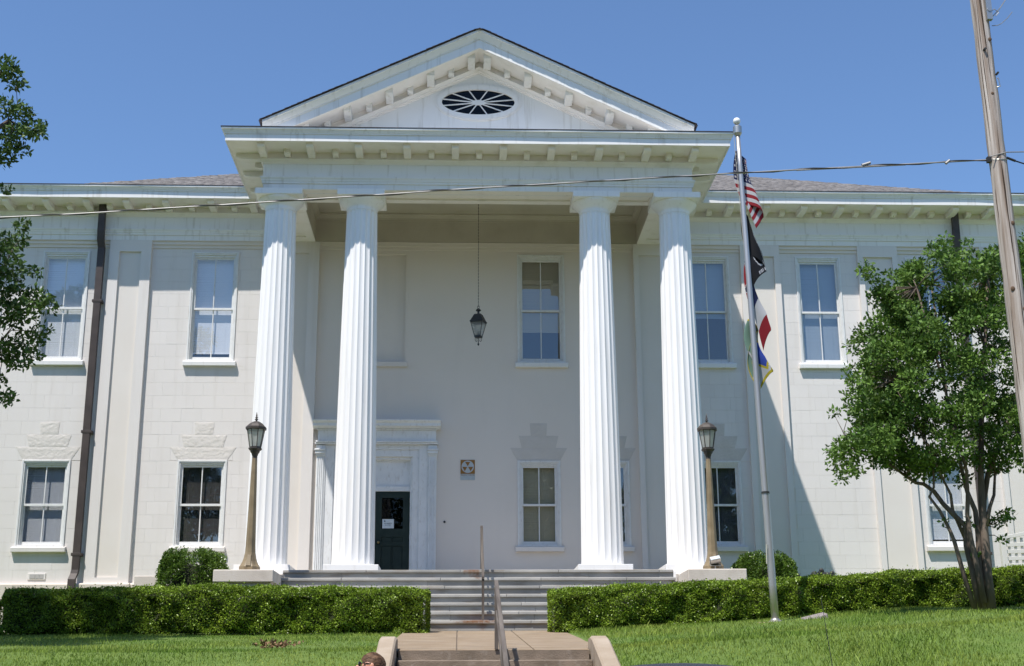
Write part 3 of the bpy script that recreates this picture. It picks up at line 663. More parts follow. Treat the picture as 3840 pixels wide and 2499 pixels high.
# tympanum wall with an oval opening
OV, OA, OB = (XC-.02, 15.60), .885, .335
q = MB(); n = 64
pts_in = [(OV[0]+(OA+.02)*math.cos(2*math.pi*i/n), OV[1]+(OB+.02)*math.sin(2*math.pi*i/n)) for i in range(n)]
def outer(p):
    d = Vector((p[0]-OV[0], p[1]-OV[1])).normalized(); best = 1e9
    for A, B in (((XC-5.0, 14.15), (XC+5.0, 14.15)), ((XC+5.0, 14.15), (XC, zr(XC)-.40)), ((XC, zr(XC)-.40), (XC-5.0, 14.15))):
        A = Vector(A)-Vector(OV); E = Vector(B)-Vector(OV)-A; den = d.x*E.y-d.y*E.x
        if abs(den) < 1e-9: continue
        t = (A.x*E.y-A.y*E.x)/den; u = (A.x*d.y-A.y*d.x)/den
        if t > 0 and -1e-6 <= u <= 1+1e-6: best = min(best, t)
    return (OV[0]+d.x*best, OV[1]+d.y*best)
dirs = sorted(set([round(2*math.pi*i/n, 6) for i in range(n)]+[math.atan2(c[1]-OV[1], c[0]-OV[0]) % (2*math.pi) for c in ((XC-5.0, 14.15), (XC+5.0, 14.15), (XC, zr(XC)-.40))]))
inn = []; out = []
for a in dirs:
    d = (math.cos(a), math.sin(a)); t = 1/math.sqrt((d[0]/(OA+.02))**2+(d[1]/(OB+.02))**2); inn.append((OV[0]+d[0]*t, OV[1]+d[1]*t)); out.append(outer((OV[0]+d[0], OV[1]+d[1])))
m_ = len(dirs); TY = -3.585
q.add([(x, TY, z) for x, z in inn]+[(x, TY, z) for x, z in out]+[(x, TY+.2, z) for x, z in inn], [(i, (i+1) % m_, m_+(i+1) % m_, m_+i) for i in range(m_)]+[(i, (i+1) % m_, 2*m_+(i+1) % m_, 2*m_+i) for i in range(m_)])
bpy.data.objects.remove(ped); ped = part('tympanum', q, TRIM)
rake('raking_bed', [(-3.58, -.56), (-3.70, -.56), (-3.705, -.585), (-3.69, -.60), (-3.66, -.64), (-3.65, -.68), (-3.615, -.685), (-3.61, -.715), (-3.58, -.72)], SOFF, ped, jit=0)
rake('raking_back', [(-3.64, -.40), (-3.64, -.565), (-3.58, -.565), (-3.58, -.40)], SOFF, ped)
rake('raking_soffit', [(-4.375, -.418), (-3.6, -.418), (-3.6, -.38), (-4.375, -.38)], SOFF)
rake('raking_fascia', [(-4.36, -.30), (-4.36, -.436), (-4.395, -.440), (-4.395, -.16), (-4.36, -.16)], TRIM, jit=.003, sub=1.2)
rake('raking_crown', [(-4.36, -.215), (-4.42, -.22), (-4.425, -.195), (-4.44, -.175), (-4.485, -.115), (-4.51, -.075), (-4.535, -.068), (-4.535, -.012), (-4.50, -.006), (-4.36, -.006)], TRIM, jit=.003, sub=1.0)
# plumb modillions on the rake
for sg in (-1, 1):
    for k in range(9):
        dx = .19+.488*k; big = k % 2 == 0; x = XC+sg*dx; w = (.175 if big else .14)/2; L = .56 if big else .24
        if zr(x)-.6 < 14.35: continue
        pr = [(-3.62, -.575), (-3.62-.32, -.575), (-3.62-.42, -.565), (-3.62-.50, -.535), (-3.62-L, -.505), (-3.62-L, -.41), (-3.62, -.41)] if big else [(-3.62, -.555), (-3.62-.17, -.555), (-3.62-.21, -.54), (-3.62-L, -.51), (-3.62-L, -.41), (-3.62, -.41)]
        V = []
        for xx in (x-w, x+w): V += [(xx, y, zr(xx)+dz if dz > -.45 else zr(x)+dz) for y, dz in pr]
        n_ = len(pr); part('modillion', MB().add(V, [tuple(range(n_)), tuple(range(2*n_-1, n_-1, -1))]+[(i, i+n_, (i+1) % n_+n_, (i+1) % n_) for i in range(n_)]), TRIM)
# oval window: surround, hub, bars and panes
def ring(a0, b0, a1, b1, y0, y1, n=72):
    V = []; F = []
    for i in range(n):
        c, s_ = math.cos(2*math.pi*i/n), math.sin(2*math.pi*i/n)
        V += [(OV[0]+a0*c, y0, OV[1]+b0*s_), (OV[0]+a1*c, y0, OV[1]+b1*s_), (OV[0]+a1*c, y1, OV[1]+b1*s_), (OV[0]+a0*c, y1, OV[1]+b0*s_)]
    for i in range(n):
        j = (i+1) % n
        for k in range(4): F.append((i*4+k, j*4+k, j*4+(k+1) % 4, i*4+(k+1) % 4))
    return MB().add(V, F)
ow = part('oval_window', ring(OA-.005, OB-.005, OA+.11, OB+.115, TY-.045, TY+.05), TRIM)
part('oval_moulding', ring(OA+.112, OB+.117, OA+.145, OB+.148, TY-.03, TY+.02), TRIM, ow)
part('hub', ring(.002, .002, .165, .066, TY-.012, TY+.03, 40), TRIM, ow)
for i in range(12):
    a = math.pi*(i+.5)/6; ca, sa = math.cos(a), math.sin(a); t0 = 1/math.sqrt((ca/.16)**2+(sa/.062)**2)
    # spokes follow the flattened wheel
    p0 = Vector((OV[0]+.155*ca, 0, OV[1]+.062*sa)); p1 = Vector((OV[0]+OA*ca, 0, OV[1]+OB*sa)); d = (p1-p0).normalized(); nrm = Vector((-d.z, 0, d.x))*.013
    V = [(p+nrm*s_)+Vector((0, y, 0)) for y in (TY-.005, TY+.03) for p, s_ in ((p0, -1), (p1, -1), (p1, 1), (p0, 1))]
    part('glazing_bar', MB().add(V, [(0, 1, 2, 3), (7, 6, 5, 4), (0, 4, 5, 1), (1, 5, 6, 2), (2, 6, 7, 3), (3, 7, 4, 0)]), TRIM, ow)
    a0, a1 = math.pi*(i-.5)/6, math.pi*(i+.5)/6; arc = [a0+(a1-a0)*k/6 for k in range(7)]
    P2 = [(OV[0]+.15*math.cos(a0), OV[1]+.06*math.sin(a0))]+[(OV[0]+OA*math.cos(t), OV[1]+OB*math.sin(t)) for t in arc]+[(OV[0]+.15*math.cos(a1), OV[1]+.06*math.sin(a1))]
    part('pane', MB().prism(P2, 'y', TY+.012, TY+.016), GLASSD, ow)
part('attic_dark_sheet', MB().box(XC-1.3, XC+1.3, -2.9, -2.88, 15.1, 16.1), DARK, ow)  # dark sheet added in place of the unlit attic behind the panes
# roofs
def shingle_field(name, fz, xs, ys, clip, parent, m, dx=.32, dyy=.142, th=.012):
    V = []; F = []; y = ys[0]; r = 0
    while y < ys[1]:
        x = xs[0]-R.random()*dx
        while x < xs[1]:
            w = dx*R.uniform(.55, 1.0)
            if clip(x+w/2, y+.07):
                t = th*R.uniform(.7, 1.7); b = len(V); g = .004
                x0, x1, y0, y1 = x+g, x+w, y-.012, y+dyy+.03
                V += [(x0, y0, fz(x0, y0)), (x1, y0, fz(x1, y0)), (x1, y0, fz(x1, y0)+t), (x0, y0, fz(x0, y0)+t), (x1, y1, fz(x1, y1)+.004), (x0, y1, fz(x0, y1)+.004), (x1, y1, fz(x1, y1)), (x0, y1, fz(x0, y1))]
                F += [(b, b+1, b+2, b+3), (b+3, b+2, b+4, b+5), (b, b+3, b+5, b+7), (b+1, b+6, b+4, b+2)]
            x += w
        y += dyy; r += 1
    o = hp(fast(name, V, F, m), parent); tag(o, kind='stuff'); return o
def hipz(x, y): return 14.44+.48*(y+.97)
def inhip(x, y): return -10.35+(y+.97)/1.42 < x < 12.72-(y+.97)/1.2 and y < 5.6
V = [(-10.35, -.97, 14.44), (12.72, -.97, 14.44), (7.2, 5.6, hipz(0, 5.6)), (-5.7, 5.6, hipz(0, 5.6)), (-10.35, 14.2, 14.44), (12.72, 14.2, 14.44), (-5.7, 7.6, hipz(0, 5.6)), (7.2, 7.6, hipz(0, 5.6))]
rf = part('roof', MB().add(V, [(0, 1, 2, 3), (0, 3, 6, 4), (1, 5, 7, 2), (3, 2, 7, 6), (4, 6, 7, 5)]).box(-16.4, -6.0, -.90, 14.3, 14.40, 14.455).box(5.6, 15.0, -.90, 14.3, 14.40, 14.455), SHING)
shingle_field('shingles', hipz, (-10.4, 12.8), (-.97, 5.6), lambda x, y: inhip(x, y) and not (-5.9 < x < 5.4), rf, SHING)
# roof over the portico with a shingle edge along each rake
q = MB()
for sg in (-1, 1):
    xs_ = (XC, XC+sg*5.12)
    q.add([(xs_[0], -4.56, zr(xs_[0])+.002), (xs_[1], -4.56, zr(xs_[1])+.002), (xs_[1], 3, zr(xs_[1])+.002), (xs_[0], 3, zr(xs_[0])+.002), (xs_[0], -4.56, zr(xs_[0])+.010), (xs_[1], -4.56, zr(xs_[1])+.010), (xs_[1], 3, zr(xs_[1])+.010), (xs_[0], 3, zr(xs_[0])+.010)],
          [(0, 3, 2, 1), (4, 5, 6, 7), (0, 1, 5, 4), (1, 2, 6, 5), (2, 3, 7, 6), (3, 0, 4, 7)])
pr_ = part('portico_roof', q, SHINGD)
q = MB()
for sg in (-1, 1):
    d = 0
    while d < 5.05:
        a, b = XC+sg*(5.1-d), XC+sg*(5.1-d-.2); t = .011+.006*R.random(); yj = -4.575-.015*R.random()
        q.add([(a, yj, zr(a)+.009), (b, yj, zr(b)+.009), (b, yj, zr(b)+.012), (a, yj, zr(a)+.012+t), (a, 2, zr(a)+.009), (b, 2, zr(b)+.009), (b, 2, zr(b)+.012), (a, 2, zr(a)+.012+t)], [(0, 1, 2, 3), (3, 2, 6, 7), (0, 3, 7, 4), (1, 5, 6, 2)])
        d += .142
tag(part('shingles', q, SHINGD, pr_), kind='stuff')
part('skirt_roof', MB().add([(XC-5.9, -4.62, 14.45), (XC+5.9, -4.62, 14.45), (XC+5.6, -3.7, 14.50), (XC-5.6, -3.7, 14.50), (XC-5.9, -.9, 14.45), (XC+5.9, -.9, 14.45), (XC-5.6, -.9, 14.5), (XC+5.6, -.9, 14.5)], [(0, 1, 2, 3), (0, 3, 6, 4), (1, 5, 7, 2)]), SKIRT)
part('gable_cheek', MB().prism([(-3.58, 14.2), (3.0, 14.2), (3.0, 14.66), (-3.58, 14.66)], 'x', XC-5.0, XC-4.95).prism([(-3.58, 14.2), (3.0, 14.2), (3.0, 14.66), (-3.58, 14.66)], 'x', XC+4.95, XC+5.0), TRIM)

# ---------------- columns
CY_ = -3.33
def shaft():
    nf, sg, rings = 20, 7, 26; V = []; F = []; n = nf*sg
    for j in range(rings+1):
        t = j/rings; z = 4.50+(12.79-4.50)*t; Rr = .474-(.474-.362)*(t**1.35)
        fd = .026*(1-.12*t)
        if t < .012: fd *= .35
        for i in range(n):
            ph = (i % sg)/sg; a = 2*math.pi*i/n-math.pi/2; dep = fd*math.sin(math.pi*ph)**.75 if ph > 0 else 0
            V.append(((Rr-dep)*math.cos(a), (Rr-dep)*math.sin(a), z))
    for j in range(rings):
        for i in range(n): F.append((j*n+i, j*n+(i+1) % n, (j+1)*n+(i+1) % n, (j+1)*n+i))
    F.append(tuple(range(n-1, -1, -1)))
    return MB().add(V, F)
SH = None
for k, cx in enumerate((XC-4.686, XC-2.77, XC+2.77, XC+4.686)):
    if SH is None:
        o = part('column', shaft(), COLM, angle=40); SH = o.data
        nk = MB().lathe([(.352, 12.77), (.352, 12.80), (.366, 12.803), (.366, 12.875), (.372, 12.89), (.40, 12.925), (.445, 12.97), (.495, 13.015), (.525, 13.05), (.532, 13.075), (.532, 13.092)], 48)
        e = part('echinus', nk, COLM, o, angle=35); ab = part('abacus', MB().box(-.55, .55, -.55, .55, 13.088, ZA-.004), COLM, o, bevel=.006)
        pl = part('plinth', MB().box(-.60, .60, -.62, .60, 4.37, 4.50), COLM, o, bevel=.006)
        parts_ = (e, ab, pl); root = o
    else:
        o = bpy.data.objects.new('column', SH); COL.objects.link(o); hp(o)
        for p in parts_:
            c = p.copy(); COL.objects.link(c); c.parent = o
    o.location = (cx, CY_, 0); o.rotation_euler = (0, 0, 0)

# ---------------- porch floor, stairs and pedestals
XL, XR = -4.44, 4.0
part('porch_floor', MB().box(XC-5.15, XC+5.15, -3.60, -.02, 2.6, 4.378), STONE)
part('portico_foundation', MB().box(XC-5.32, XL-.004, -3.98, -.16, 2.6, 4.366).box(XR+.004, XC+5.32, -3.98, -.16, 2.6, 4.366), COLM, bevel=.006)
RS, TR = .198, .32
st = part('staircase', MB().prism([(-3.6, 2.7), (-3.6, 4.30)]+sum([[(-4.0-i*TR+.05, 4.30-i*RS), (-4.0-i*TR+.05, 4.30-(i+1)*RS)] for i in range(7)], [])+[(-5.8, 2.7)], 'x', XL+.01, XR-.01), STONE)
rs = random.Random(3)
for i in range(7):
    z, y = 4.38-i*RS, -4.0-i*TR
    x = XL-rs.uniform(0, .9)
    while x < XR:
        w = rs.uniform(1.75, 2.2); a, b = max(x, XL), min(x+w, XR)
        if b-a > .1: part('tread', MB().cbox(a+.003, b-.003, y+rs.uniform(-.004, .004), y+TR+.075 if i else -3.58, z-.062, z+rs.uniform(-.002, .002), .010), STONE, st)
        x += w
    x = XL-rs.uniform(0, 1.2)
    while x < XR:
        w = rs.uniform(1.5, 2.1); a, b = max(x, XL), min(x+w, XR)
        if b-a > .1: part('riser', MB().cbox(a+.003, b-.003, y+.042+rs.uniform(-.003, .003), y+.10, z-RS-.002, z-.060, .005), STONE, st)
        x += w
for sg, (x0, x1) in ((-1, (-5.655, -4.435)), (1, (4.06, 5.28))):
    pd = part('pedestal', MB().box(x0+.06, x1-.06, -5.46, -3.985, 2.5, 4.0), CAPST if sg < 0 else BASE)
    part('cap_stone', MB().box(x0, x1, -5.55, -4.4, 3.995, 4.245), CAPST, pd, bevel=.015)
    part('cap_stone', MB().add([(x0, -4.395, 3.995), (x1, -4.395, 3.995), (x1, -3.99, 4.0), (x0, -3.99, 4.0), (x0, -4.395, 4.245), (x1, -4.395, 4.245), (x1, -3.99, 4.30), (x0, -3.99, 4.30)], [(0, 3, 2, 1), (4, 5, 6, 7), (0, 1, 5, 4), (1, 2, 6, 5), (2, 3, 7, 6), (3, 0, 4, 7)]), CAPST, pd, bevel=.012)
ld = part('areaway_wall', MB().box(-7.88, -6.5, -2.43, -1.9, 2.6, 4.17), BASE)
part('areaway_cap', MB().box(-7.96, -6.4, -2.52, -1.8, 4.165, 4.395), CAPST, ld, bevel=.012)
# wall vent
vt = part('vent', MB().box(-11.12, -10.69, -.02, .01, 4.53, 4.69), WALL, bevel=.006)
part('vent_grille', MB().box(-11.07, -10.94, -.028, -.015, 4.56, 4.66).box(-10.93, -10.83, -.028, -.015, 4.56, 4.66).box(-10.82, -10.74, -.028, -.015, 4.56, 4.66), mat('vent_grey', (.45, .43, .41), rough=.8), vt)
# downpipes
def downpipe(x, xt, base_kick):
    w, d = .088, .055; q = MB()
    def seg(p, s): 
        V = []
        for (px, py, pz) in p: V += [(px-w*s, py-d*s, pz), (px+w*s, py-d*s, pz), (px+w*s, py+d*s, pz), (px-w*s, py+d*s, pz)]
        n = len(p); q.add(V, [(0, 3, 2, 1), ((n-1)*4, (n-1)*4+1, (n-1)*4+2, (n-1)*4+3)]+[(i*4+k, i*4+(k+1) % 4, (i+1)*4+(k+1) % 4, (i+1)*4+k) for i in range(n-1) for k in range(4)])
    seg([(xt, -.30, 14.13), (xt, -.28, 13.42), (xt, -.24, 13.18), (x, -.175, 12.98), (x, -.175, 4.75), (x+base_kick*.5, -.20, 4.66), (x+base_kick, -.33, 4.52), (x+base_kick, -.35, 4.22)], 1)
    o = part('downpipe', q, PIPE, bevel=.006)
    for z in (11.55, 8.15, 5.12): part('pipe_band', MB().box(x-.125, x+.125, -.238, -.02, z-.035, z+.035), PIPE, o, bevel=.004)
    return o
downpipe(-9.94, -9.96, -.02); downpipe(12.50, 12.50, -.02)
# ------------------------------------------------------------------ foliage helpers
def leaves(P, Nn, size, asp=.5, up=.25, rg=NR, out=.9):
    n = len(P); d = rg.normal(size=(n, 3))+Nn*out+np.array([0, 0, up]); d /= np.linalg.norm(d, axis=1)[:, None]
    r = rg.normal(size=(n, 3)); s = np.cross(d, r); s /= np.linalg.norm(s, axis=1)[:, None]+1e-9; f = np.cross(d, s)
    L = (size*rg.uniform(.65, 1.3, n))[:, None]; w = L*asp*.5
    V = np.stack([P, P+d*L*.55+s*w+f*w*.25, P+d*L, P+d*L*.55-s*w+f*w*.25], 1).reshape(-1, 3)
    F = np.arange(4*n).reshape(-1, 4)
    return V, F
def hedge(label, xa, xb, ya, yb, top, n, cat='hedge', size=.040, m=HEDGE, group=None, seed=1):
    rg = np.random.default_rng(seed)
    root = empty('hedge', ((xa+xb)/2, (ya+yb)/2, gz((xa+xb)/2, ya))); inv = Matrix.Translation(-Vector(root.location))
    tag(root, label, cat, group)
    # clipped cross-section (superellipse) carried along the row, rounded at both ends, lumpy with hollows
    def shell(x, ph, shrink):
        g = np.interp(x, GX, GG); T = np.interp(x, GX, TT); b = (T-g)*.5+.04; a = (yb-ya)/2
        ed = np.clip(1-np.minimum(x-xa, xb-x)/.30, 0, 1); k = np.sqrt(np.clip(1-ed**2.6, 0, 1)); k2 = .86+.14*k
        c, s_ = np.cos(ph), np.sin(ph); e = 2/5.5
        yy = np.sign(c)*np.abs(c)**e; zz = np.sign(s_)*np.abs(s_)**e
        lum = .085*np.sin(x*4.3+2.2*np.sin(ph*3+x)+seed)+.05*np.sin(x*9.1-ph*7+seed*2)+.04*np.sin(x*17+ph*11)
        foot = np.clip(-.55-zz, 0, 1)*.35
        r = 1-shrink-foot*.8
        P = np.stack([x, (ya+yb)/2-a*yy*k*r+np.where(np.abs(yy) > .9, -np.sign(yy)*lum*.8, 0)*-1*-1, (T+g)/2+.0+b*zz*k2*(1-shrink*.8)+np.where(zz > .9, lum*.30, 0)], 1)
        N_ = np.stack([np.where(x-xa < .2, -ed, np.where(xb-x < .2, ed, 0)), -np.sign(c)*np.abs(c)**(2-e), np.sign(s_)*np.abs(s_)**(2-e)], 1)
        return P, N_
    GX = np.linspace(xa, xb, 60); GG = np.array([gz(q, ya) for q in GX]); TT = np.array([top(q) for q in GX])
    x = rg.uniform(xa, xb, n); nend = n//14
    x[:nend] = np.where(rg.uniform(0, 1, nend) < .5, xa+rg.uniform(0, .16, nend)**1.5, xb-rg.uniform(0, .16, nend)**1.5)
    ph = np.arccos(np.clip(rg.uniform(-1, 1, n), -1, 1)); 
    t = rg.uniform(0, 1, n); per = rg.uniform(0, 1, n)
    # parameter picked so that leaves spread evenly along the outline: front face, top, back
    u = np.where(per < .46, rg.uniform(-.97, .97, n), 0); yyv = np.where(per < .46, 1.0, np.where(per < .86, rg.uniform(-.97, .97, n), -1.0)); zzv = np.where(per < .46, u, np.where(per < .86, 1.0, rg.uniform(-.6, .97, n)))
    ph = np.arctan2(np.sign(zzv)*np.abs(zzv)**2.75, np.sign(yyv)*np.abs(yyv)**2.75)
    P, Nn = shell(x, ph, rg.exponential(.07, n))
    endm = np.arange(n) < nend; P[endm, 1] = (ya+yb)/2+(P[endm, 1]-(ya+yb)/2)*rg.uniform(0, 1, nend)
    P[:, 2] = np.maximum(P[:, 2], np.interp(P[:, 0], GX, GG)+.02)+np.where(rg.uniform(0, 1, n) < .03, rg.uniform(0, .08, n), 0)
    V, F = leaves(P, Nn, size, .55, .3, rg)
    o = fast('foliage', V, F, m); o.parent = root; o.matrix_parent_inverse = inv
    q = MB(); cx = np.linspace(xa+.12, xb-.12, max(6, int((xb-xa)/.25))); na = 22; aa = np.linspace(-.9, math.pi+.9, na); Vv = []; Ff = []
    for i, xx in enumerate(cx):
        Pc, _ = shell(np.full(na, xx), aa, .22); Vv += [tuple(v) for v in Pc]
    for i in range(len(cx)-1):
        for k in range(na-1): Ff.append((i*na+k, (i+1)*na+k, (i+1)*na+k+1, i*na+k+1))
    Ff += [tuple(range(na)), tuple((len(cx)-1)*na+k for k in range(na))]
    q.add(Vv, Ff)  # solid dark core, added inside the leaves to block light
    for i in range(int((xb-xa)*6)):
        sx = rg.uniform(xa+.15, xb-.15); sy = rg.uniform(ya+.12, yb-.15); gg = gz(sx, ya); q.tube([(sx, sy, gg-.05), (sx+rg.uniform(-.1, .1), sy-.03, gg+.3)], [.018, .010], 5)
    o = build('stems_and_dark_core', q, STEMCORE); o.parent = root; o.matrix_parent_inverse = inv
    return root
def shrub(label, c, rx, ry, h, n, seed, m=BUSH, size=.05, boxy=.6):
    rg = np.random.default_rng(seed); root = empty('bush', (c[0], c[1], c[2])); tag(root, label, 'bush'); inv = Matrix.Translation(-Vector(c))
    a = rg.uniform(0, 2*math.pi, n); u = rg.uniform(-.75, 1, n); r = np.sqrt(np.clip(1-u*u, 0, 1)); N_ = np.stack([r*np.cos(a), r*np.sin(a), u], 1)
    p = np.sign(N_)*np.abs(N_)**boxy; p /= np.maximum(1, np.linalg.norm(p, axis=1))[:, None]**.3
    lump = 1+.06*np.sin(a*5+u*4+seed)+.05*np.sin(a*9-u*7)
    P = p*np.array([rx, ry, h/2])*(lump-rg.exponential(.07, n))[:, None]+np.array(c)+np.array([0, 0, h*.52])
    P[:, 2] = np.maximum(P[:, 2], c[2]+.03)
    V, F = leaves(P, N_, size, .5, .35, rg); o = fast('foliage', V, F, m); o.parent = root; o.matrix_parent_inverse = inv
    q = MB()
    for i in range(9):
        aa = i*.7; q.tube([(c[0]+.1*math.cos(aa), c[1]+.1*math.sin(aa), c[2]-.05), (c[0]+rx*.45*math.cos(aa), c[1]+ry*.45*math.sin(aa), c[2]+h*.4), (c[0]+rx*.6*math.cos(aa), c[1]+ry*.6*math.sin(aa), c[2]+h*.75)], [.02, .013, .006], 5)
    q.ball((c[0], c[1], c[2]+h*.5), 1, 12, 0, (rx*.68, ry*.68, h*.37))  # dark ball added inside the bush as its shaded core
    o = build('stems_and_dark_core', q, STEMCORE); o.parent = root; o.matrix_parent_inverse = inv
    return root

# ------------------------------------------------------------------ hedges and bushes
hedge('long clipped hedge left of the steps, half in tree shade', -9.35, -1.24, -7.25, -6.3, lambda x: 3.655+.09*math.exp(-((x+5.2)/3)**2)+.015*math.sin(x*2), 95000, seed=1)
hedge('clipped hedge between the steps and the crape myrtle, behind the flagpole', 1.09, 7.98, -7.2, -6.3, lambda x: 3.665+(x-1.1)*.044+.012*math.sin(x*3), 82000, seed=2)
hedge('shorter hedge at the right edge, behind the crape myrtle trunks', 8.15, 12.4, -5.9, -5.0, lambda x: 4.12+(x-8.2)*.03+.012*math.sin(x*2.6), 46000, seed=3)
hedge('stub of hedge cut by the left edge of the photo', -13.2, -9.55, -6.9, -6.0, lambda x: 3.50, 26000, seed=4)
shrub('boxy dark bush below the window beside the left lamp pedestal', (-6.33, -4.2, 3.0), .72, .62, 1.74, 34000, 5, boxy=.5)
shrub('rounded glossy bush to the right of the right lamp pedestal', (5.93, -4.2, 3.1), .70, .60, 1.56, 32000, 6)

# ------------------------------------------------------------------ trees
def tree(name, label, base, stems, clumps, m, leaf, per, seed, bark=TRUNK, cat='tree'):
    rg = np.random.default_rng(seed); root = empty(name, base); tag(root, label, cat); inv = Matrix.Translation(-Vector(base))
    q = MB()
    for pts, rad in stems:
        n = len(pts); q.tube(pts, [rad*(1-.72*i/(n-1)) for i in range(n)], 9)
    # twigs towards each clump from the nearest stem point
    sp = np.array([p for pts, _ in stems for p in pts])
    for c, r in clumps:
        if r > .345: continue
        d = np.linalg.norm(sp-np.array(c)*1.0, axis=1)+np.maximum(0, sp[:, 2]-c[2])*1.5; j = int(d.argmin()); a = Vector(sp[j]); b = Vector(c)
        if (b-a).length > .8: continue
        mid = a.lerp(b, .5)+Vector(rg.normal(0, .06, 3)); q.tube([a, mid, b], [.013, .008, .003], 5)
    o = build('trunk', q, bark, smooth=True); o.parent = root; o.matrix_parent_inverse = inv
    P = []; Nn = []
    for c, r in clumps:
        k = int(per*(r/.3)**2); v = rg.normal(size=(k, 3)); v /= np.linalg.norm(v, axis=1)[:, None]; rr = r*rg.uniform(.25, 1.0, k)**.5
        P.append(np.array(c)+v*rr[:, None]*np.array([1.15, 1.15, .8])); Nn.append(v)
    P = np.concatenate(P); Nn = np.concatenate(Nn); V, F = leaves(P, Nn, leaf, .5, .1, rg, .5)
    o = fast('crown', V, F, m); o.parent = root; o.matrix_parent_inverse = inv
    return root
def inside(poly, x, z):
    c = False; n = len(poly)
    for i in range(n):
        (xa, za), (xb, zb) = poly[i], poly[i-1]
        if (za > z) != (zb > z) and x < (xb-xa)*(z-za)/(zb-za)+xa: c = not c
    return c
CROWN = [(6.81, 9.41), (7.17, 9.01), (7.61, 9.35), (7.8, 9.6), (8.54, 10.09), (8.68, 9.7), (9.0, 10.05), (9.39, 9.79), (9.74, 9.97), (10.12, 10.06), (10.54, 9.56), (10.82, 8.37), (10.64, 7.09), (10.18, 6.08), (9.7, 5.9), (9.47, 5.58), (8.86, 5.5), (8.53, 5.34), (8.0, 5.58), (7.6, 5.5), (7.31, 5.74), (6.91, 5.74), (6.27, 5.48), (6.14, 6.01), (6.52, 6.37), (6.24, 6.85), (6.71, 7.34), (7.01, 7.91), (6.88, 8.33), (7.3, 8.59), (7.09, 8.92)]
rg = np.random.default_rng(11); clumps = []
ty = -9.5
while len(clumps) < 250:
    x, z = rg.uniform(6.1, 11), rg.uniform(5.2, 10.3)
    if not inside(CROWN, x, z): continue
    if min(math.hypot(x-a, z-b) for a, b in CROWN) < .22: continue
    y = ty+rg.uniform(-1, 1)*1.4*math.sqrt(max(.05, 1-((x-8.5)/2.6)**2*.8-((z-7.5)/2.8)**2*.6))
    if math.sin(x*2.3+z*1.7)*math.sin(z*2.1-x*.8+y) > .55: continue
    clumps.append(((x, y, z), rg.uniform(.15, .31)))
for (x, z) in CROWN[:9]+CROWN[17:31]: clumps.append(((x+(8.45-x)*.07, ty+rg.uniform(-.4, .4), z+(7.6-z)*.06), rg.uniform(.13, .2)))
for x, z, r in ((9.08, 4.76, 0.146), (9.19, 4.82, 0.128), (8.99, 4.69, 0.119), (9.04, 4.36, 0.091), (8.49, 4.69, 0.091), (8.53, 4.07, 0.073), (8.03, 4.71, 0.064)): clumps.append(((x, ty-.05, z), r))
for (x, z) in CROWN[:9]+CROWN[18:]:                      # sprays reaching out to the tips of the outline
    yo = ty+rg.uniform(-.5, .5)
    for t in np.linspace(.42, 1.0, 7):
        clumps.append(((8.5+(x-8.5)*t+rg.normal(0, .05), ty+(yo-ty)*t+rg.normal(0, .05), 7.5+(z-7.5)*t+rg.normal(0, .05)), .25-.14*t))
gb = gz(8.62, ty)
SY = lambda k: ty+.12*math.sin(k*2.4)
stems = []
raw = [[(8.44, 3.16), (8.3, 3.79), (8.19, 4.36), (8.12, 4.57), (7.98, 4.9), (7.81, 5.15), (7.91, 5.32), (7.94, 5.81), (7.8, 6.36)], [(8.57, 3.16), (8.51, 3.79), (8.44, 4.27), (8.45, 4.64), (8.31, 4.78), (8.09, 5.04), (7.96, 5.27), (7.79, 5.41), (7.65, 5.43), (7.48, 5.56), (6.98, 5.99), (6.52, 6.08)],
       [(8.58, 3.25), (8.52, 3.84), (8.44, 4.46), (8.43, 4.82), (8.46, 5.2), (8.46, 5.58), (8.26, 6.54), (7.98, 7.73), (7.71, 8.92)], [(8.45, 4.35), (8.25, 4.92), (8.23, 5.2), (8.12, 5.44), (7.71, 6.36), (7.25, 7.27)], [(8.64, 3.16), (8.59, 3.79), (8.63, 4.46), (8.62, 4.89), (8.53, 5.26), (8.51, 5.57), (8.44, 6.72), (8.49, 8.0), (8.53, 9.46)],
       [(8.72, 3.16), (8.71, 3.79), (8.73, 4.57), (8.74, 5.08), (8.77, 5.57), (8.9, 6.72), (9.08, 8.0), (9.26, 9.28)], [(8.73, 3.16), (8.73, 3.79), (8.77, 4.57), (8.83, 5.08), (8.93, 5.57), (9.36, 6.54), (9.81, 7.64), (9.9, 9.1)], [(8.76, 4.62), (8.86, 4.95), (8.97, 5.17), (9.05, 5.57), (9.63, 6.36), (10.09, 7.27)]]
for k, s_ in enumerate(raw): stems.append(([(x, SY(k)+(.9*math.sin(k*1.9))*max(0, (z-4.9))/4.6, z) for x, z in s_], (.045, .065, .055, .036, .062, .09, .08, .04)[k]))
tree('crape_myrtle', 'crape myrtle with many slender trunks growing in the lawn at right', (8.62, ty, gb), stems, clumps, MYRTLE, .088, 300, 12)
